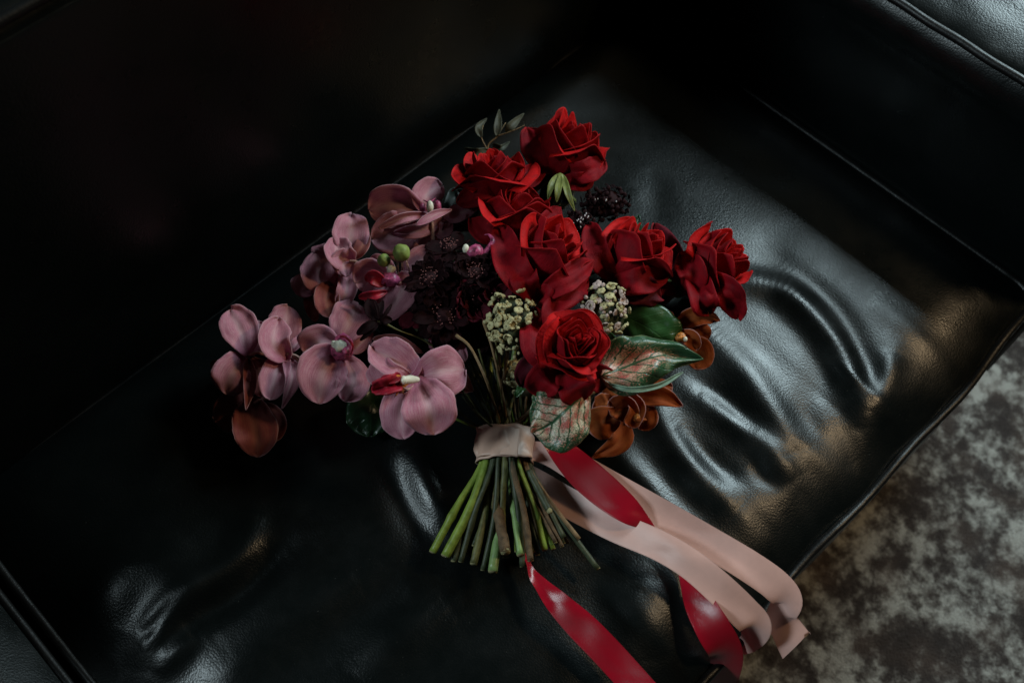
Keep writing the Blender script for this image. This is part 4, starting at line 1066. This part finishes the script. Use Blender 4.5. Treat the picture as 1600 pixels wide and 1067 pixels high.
# twig with small dusky leaves behind the top roses
tw = thing('leafy_twig', 'dusky twig with small grey-brown leaves at the top left of the roses', 'twig', P(765, 235, .05))
tube(tw, [(790, 300, .04), (762, 236, .055), (777, 213, .062), (790, 192, .066)], [1.6 * MPP, 1.5 * MPP, 1.2 * MPP, .7 * MPP], 'tan_stem')
tube(tw, [(762, 236, .055), (752, 214, .062), (755, 196, .064)], [1.2 * MPP, 1 * MPP, .6 * MPP], 'tan_stem')
tube(tw, [(777, 213, .062), (800, 205, .066), (820, 196, .066)], [1 * MPP, .9 * MPP, .5 * MPP], 'tan_stem')
for i, (sp, wd) in enumerate([([(752, 216, .062), (748, 200, .064), (760, 186, .060)], 13), ([(776, 214, .062), (778, 195, .066), (780, 172, .062)], 14), ([(790, 206, .064), (800, 196, .068), (818, 178, .062)], 15),
                              ([(764, 236, .055), (745, 240, .060), (726, 232, .056)], 18), ([(770, 226, .058), (782, 232, .064), (796, 222, .060)], 12), ([(740, 240, .052), (733, 252, .056), (728, 262, .052)], 12), ([(760, 240, .054), (768, 246, .058), (778, 238, .056)], 13)]):
    patch(tw, sp, wd, 'sepal', 'twig_leaf', name='leaf', seed=i, cup=.3)
# grassy stems over the binding
for i, (pts, lab) in enumerate([
        ([(713, 524, .092), (735, 543, .094), (758, 590, .085), (775, 640, .050), (786, 674, .034)], 'thin olive stalk bending over in front of the stems, tip beside the dark flowers'),
        ([(754, 498, .092), (768, 540, .092), (782, 600, .070), (795, 674, .034)], 'thin straight stalk beside the cream cluster, cut end uppermost'),
        ([(762, 497, .090), (774, 530, .092), (778, 590, .070), (790, 676, .034)], 'thin greenish stalk right beside the cream cluster, with a split tip')]):
    g_ = thing('flower_stalk', lab, 'stalk', P(*pts[0]))
    tube(g_, pts, [2.6 * MPP] + [1.9 * MPP] * (len(pts) - 1), 'tan_stem' if i != 2 else 'olive_stem', samples=40)
rng = random.Random(12)
tops = [(722, 618), (700, 628), (735, 560), (748, 545), (768, 560), (778, 548), (800, 600), (812, 610), (822, 620), (745, 610), (760, 620), (790, 590)]
tops += [(715, 600), (728, 585), (740, 640), (775, 600), (806, 560), (830, 640)]
for i, (x, y) in enumerate(tops):
    t_ = thing('filler_stem', 'one of the thin brownish filler stems converging above the ribbon', 'stem', P(x, y, .05), 'thin filler stems above the ribbon')
    k = (x - 695) / 130 + rng.uniform(-.05, .05); k = min(1, max(0, k))
    end = (690 + 190 * k + rng.uniform(-6, 6), 850 + rng.uniform(-25, 22) - 16 * abs(k - .4), rng.uniform(.006, .018))
    zt = rng.uniform(.05, .075)
    o = stem(t_, (x, y, zt), end, k, rng.choice(['woody', 'olive_stem', 'dark_stem', 'green_stem']), rng.uniform(2.4, 3.8), rt=1.6, seed=i, cut=True)
kn = thing('cut_twig', 'short thick dark twig with a pale cut face among the brown stems', 'stem', P(858, 797, .04))
o, C = tube(kn, [(826, 735, .036), (842, 766, .036), (858, 797, .038)], [4.5 * MPP, 5 * MPP, 5 * MPP], 'dark_stem', rough=.25)
blob(kn, (859, 798, .040), (4, 4, 3), 'cut_face', 'cut_end', rough=.3)

# ------------------------------------------------------------------ ribbons
def ribbon(label, pts, wpx, mat, name='ribbon', n=90, ends=None, parent=None, group=None, cat='ribbon', fold=.0):
    """pts: (x, y, z, roll degrees, width factor)"""
    root = thing(name, label, cat, P(*pts[0][:3]), group) if parent is None else parent
    org = origin(root)
    C = spline([(*P(*p[:3]), p[3], p[4]) for p in pts], n); nu = 15
    vs, uv = [], []
    for i, c in enumerate(C):
        p = Vector(c[:3]); T = (Vector(C[min(i + 1, n - 1)][:3]) - Vector(C[max(i - 1, 0)][:3])).normalized()
        V = (CAM - p).normalized(); W = T.cross(V).normalized(); r = math.radians(c[3])
        W = W * math.cos(r) + V * math.sin(r); N = W.cross(T).normalized()
        if N.dot(V) < 0: N = -N
        for j in range(nu):
            s = -1 + 2 * j / (nu - 1)
            sh = (s * ends * T * wpx * MPP * .5 if (ends and i == n - 1) else Vector((0, 0, 0)))
            q = p + W * (s * wpx * MPP / 2 * c[4] * (CAM - p).dot(CB)) + N * (.0046 * noise.noise(Vector((s * .45, i * .075, wpx * .37))) + .0010 * (abs(math.sin(i * .085 + s * .5 + wpx)) ** .6)) + sh
            vs.append(q - org); uv.append(((s + 1) / 2, i / n * 8))
    fs = [(i * nu + j, i * nu + j + 1, (i + 1) * nu + j + 1, (i + 1) * nu + j) for i in range(n - 1) for j in range(nu - 1)]
    o = link('satin_strip' if parent is None else name, mk_mesh(name, vs, fs, mat, uv), root, 0)
    return root
# the wrap: elliptical band with soft pleats
def wrap():
    root = thing('ribbon_binding', 'pink satin ribbon bound round the stems of the bouquet', 'ribbon', P(790, 700, .03))
    org = origin(root)
    c = P(789, 699, .031); A = CR; ax = (P(789, 680, .031) - P(789, 720, .031)).normalized(); B = A.cross(ax).normalized()
    if B.dot(CB) < 0: B = -B
    n, m = 72, 15; vs, uv = [], []
    for i in range(m):
        t = -1 + 2 * i / (m - 1)
        for j in range(n):
            a = 2 * math.pi * j / n
            wv = 1 + .05 * math.sin(a * 5 + t * 1.4) + .04 * math.sin(a * 9 - t * 3) + .10 * noise.noise(Vector((math.cos(a) * 2, math.sin(a) * 2, t * 1.6)))
            flare = 1 + .02 * t * t - .06 * (1 - t * t) * math.cos(a * 1) * (a < 1.2 or a > 5)
            rx, rb = 40 * MPP * wv * flare, .0175 * wv * flare
            sag = .0012 * math.sin(a * 2 + 1)
            vs.append(c + A * rx * math.cos(a) + B * rb * math.sin(a) + ax * (t * 24.5 * MPP + sag) - org); uv.append((i / (m - 1), a))
    fs = [(i * n + j, i * n + (j + 1) % n, (i + 1) * n + (j + 1) % n, (i + 1) * n + j) for i in range(m - 1) for j in range(n)]
    link('binding', mk_mesh('binding', vs, fs, 'satin_pink_shaded', uv), root, .0005)
    # overlapping end of the ribbon, a slanting fold
    vs, uv = [], []
    for i in range(15):
        t = -1 + 2 * i / 14
        for j in range(30):
            a = math.radians(62 + 100 * j / 29) - t * .05
            wv = 1.045 + .03 * math.sin(a * 6 + t) ; rx, rb = 40 * MPP * wv, .0175 * wv
            vs.append(c + A * rx * math.cos(a) + B * rb * math.sin(a) + ax * (t * 23.5 * MPP + (j / 29 - .5) * .004) - org); uv.append((i / 14, a))
    fs = [(i * 30 + j, i * 30 + j + 1, (i + 1) * 30 + j + 1, (i + 1) * 30 + j) for i in range(14) for j in range(29)]
    link('overlap_fold', mk_mesh('overlap_fold', vs, fs, 'satin_pink_shaded', uv), root, .0005)
wrap()
g_r = 'ribbon tails trailing from the binding'
ribbon('pale pink ribbon tail that runs over the seat edge and hangs with a notched end', [(826, 702, .034, 6, .55), (862, 711, .030, -6, .74), (905, 732, .024, 0, .92), (960, 763, .020, 0, .95), (1040, 808, .016, 0, .98), (1110, 848, .013, 0, .98),
        (1170, 884, .010, 0, 1), (1212, 914, .004, 0, 1), (1230, 938, -.006, -8, .95), (1222, 966, -.020, -14, .95), (1244, 1008, -.030, -6, 1.15)], 50, 'satin_pink', ends=.35, group=g_r)
ribbon('pink ribbon tail coming from under the stem ends, curling over the seat edge', [(812, 738, .004, 0, .8), (845, 758, .007, 0, .9), (890, 786, .009, 0, .98), (960, 822, .012, 0, 1), (1030, 852, .018, 0, 1), (1080, 882, .020, 0, 1.02), (1125, 920, .016, 0, 1.08), (1162, 956, .004, 6, 1.1),
        (1180, 978, -.008, 6, 1.05), (1172, 1000, -.026, 24, .8), (1156, 1014, -.05, 40, .6)], 47, 'satin_pink', group=g_r)
ribbon('dark red ribbon tail crossing over the pink one and turning under it', [(856, 688, .040, 40, .6), (884, 712, .036, 12, .9), (915, 742, .031, 0, 1.1), (950, 772, .028, 0, 1.08), (985, 800, .026, 6, .85), (1008, 818, .016, 10, .42), (1030, 838, .006, 20, .06),
        (1058, 868, .005, 40, .3), (1076, 900, .003, 10, .65), (1094, 945, .004, 0, 1.0), (1116, 985, .002, 0, 1.15), (1134, 1020, -.016, 4, 1.1), (1132, 1055, -.06, 14, .95), (1126, 1090, -.12, 14, .9)], 48, 'satin_red', group=g_r)
ribbon('bright red ribbon tail leaving under the stem ends towards the front', [(812, 858, .012, 70, .4), (826, 884, .012, 55, .34), (844, 912, .014, 20, .5), (872, 942, .018, -4, .85), (905, 975, .014, 4, 1.05), (945, 1015, .010, 0, 1.1), (990, 1064, .008, 0, 1.1), (1040, 1120, .006, 0, 1.1)], 44, 'satin_red', group=g_r)
# added leaves, painted dark as shade, that close the gaps deep inside the bouquet
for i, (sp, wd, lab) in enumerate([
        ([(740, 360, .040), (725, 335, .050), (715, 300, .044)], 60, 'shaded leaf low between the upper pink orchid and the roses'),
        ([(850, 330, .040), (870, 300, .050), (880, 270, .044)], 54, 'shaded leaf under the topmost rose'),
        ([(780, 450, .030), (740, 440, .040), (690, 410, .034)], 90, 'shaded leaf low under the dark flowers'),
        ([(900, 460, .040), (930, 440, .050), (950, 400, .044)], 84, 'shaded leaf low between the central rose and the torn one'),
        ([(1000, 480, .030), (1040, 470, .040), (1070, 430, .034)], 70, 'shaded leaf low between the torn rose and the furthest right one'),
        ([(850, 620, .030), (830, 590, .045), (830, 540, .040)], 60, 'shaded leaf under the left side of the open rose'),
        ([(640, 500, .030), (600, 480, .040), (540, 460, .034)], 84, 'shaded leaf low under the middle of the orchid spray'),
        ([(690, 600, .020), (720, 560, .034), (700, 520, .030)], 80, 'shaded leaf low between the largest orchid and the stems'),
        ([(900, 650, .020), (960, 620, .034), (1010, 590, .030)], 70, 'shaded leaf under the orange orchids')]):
    leaf(lab, sp, wd, 'leaf_shaded', kind='ell', seed=40 + i, ruf=.2)
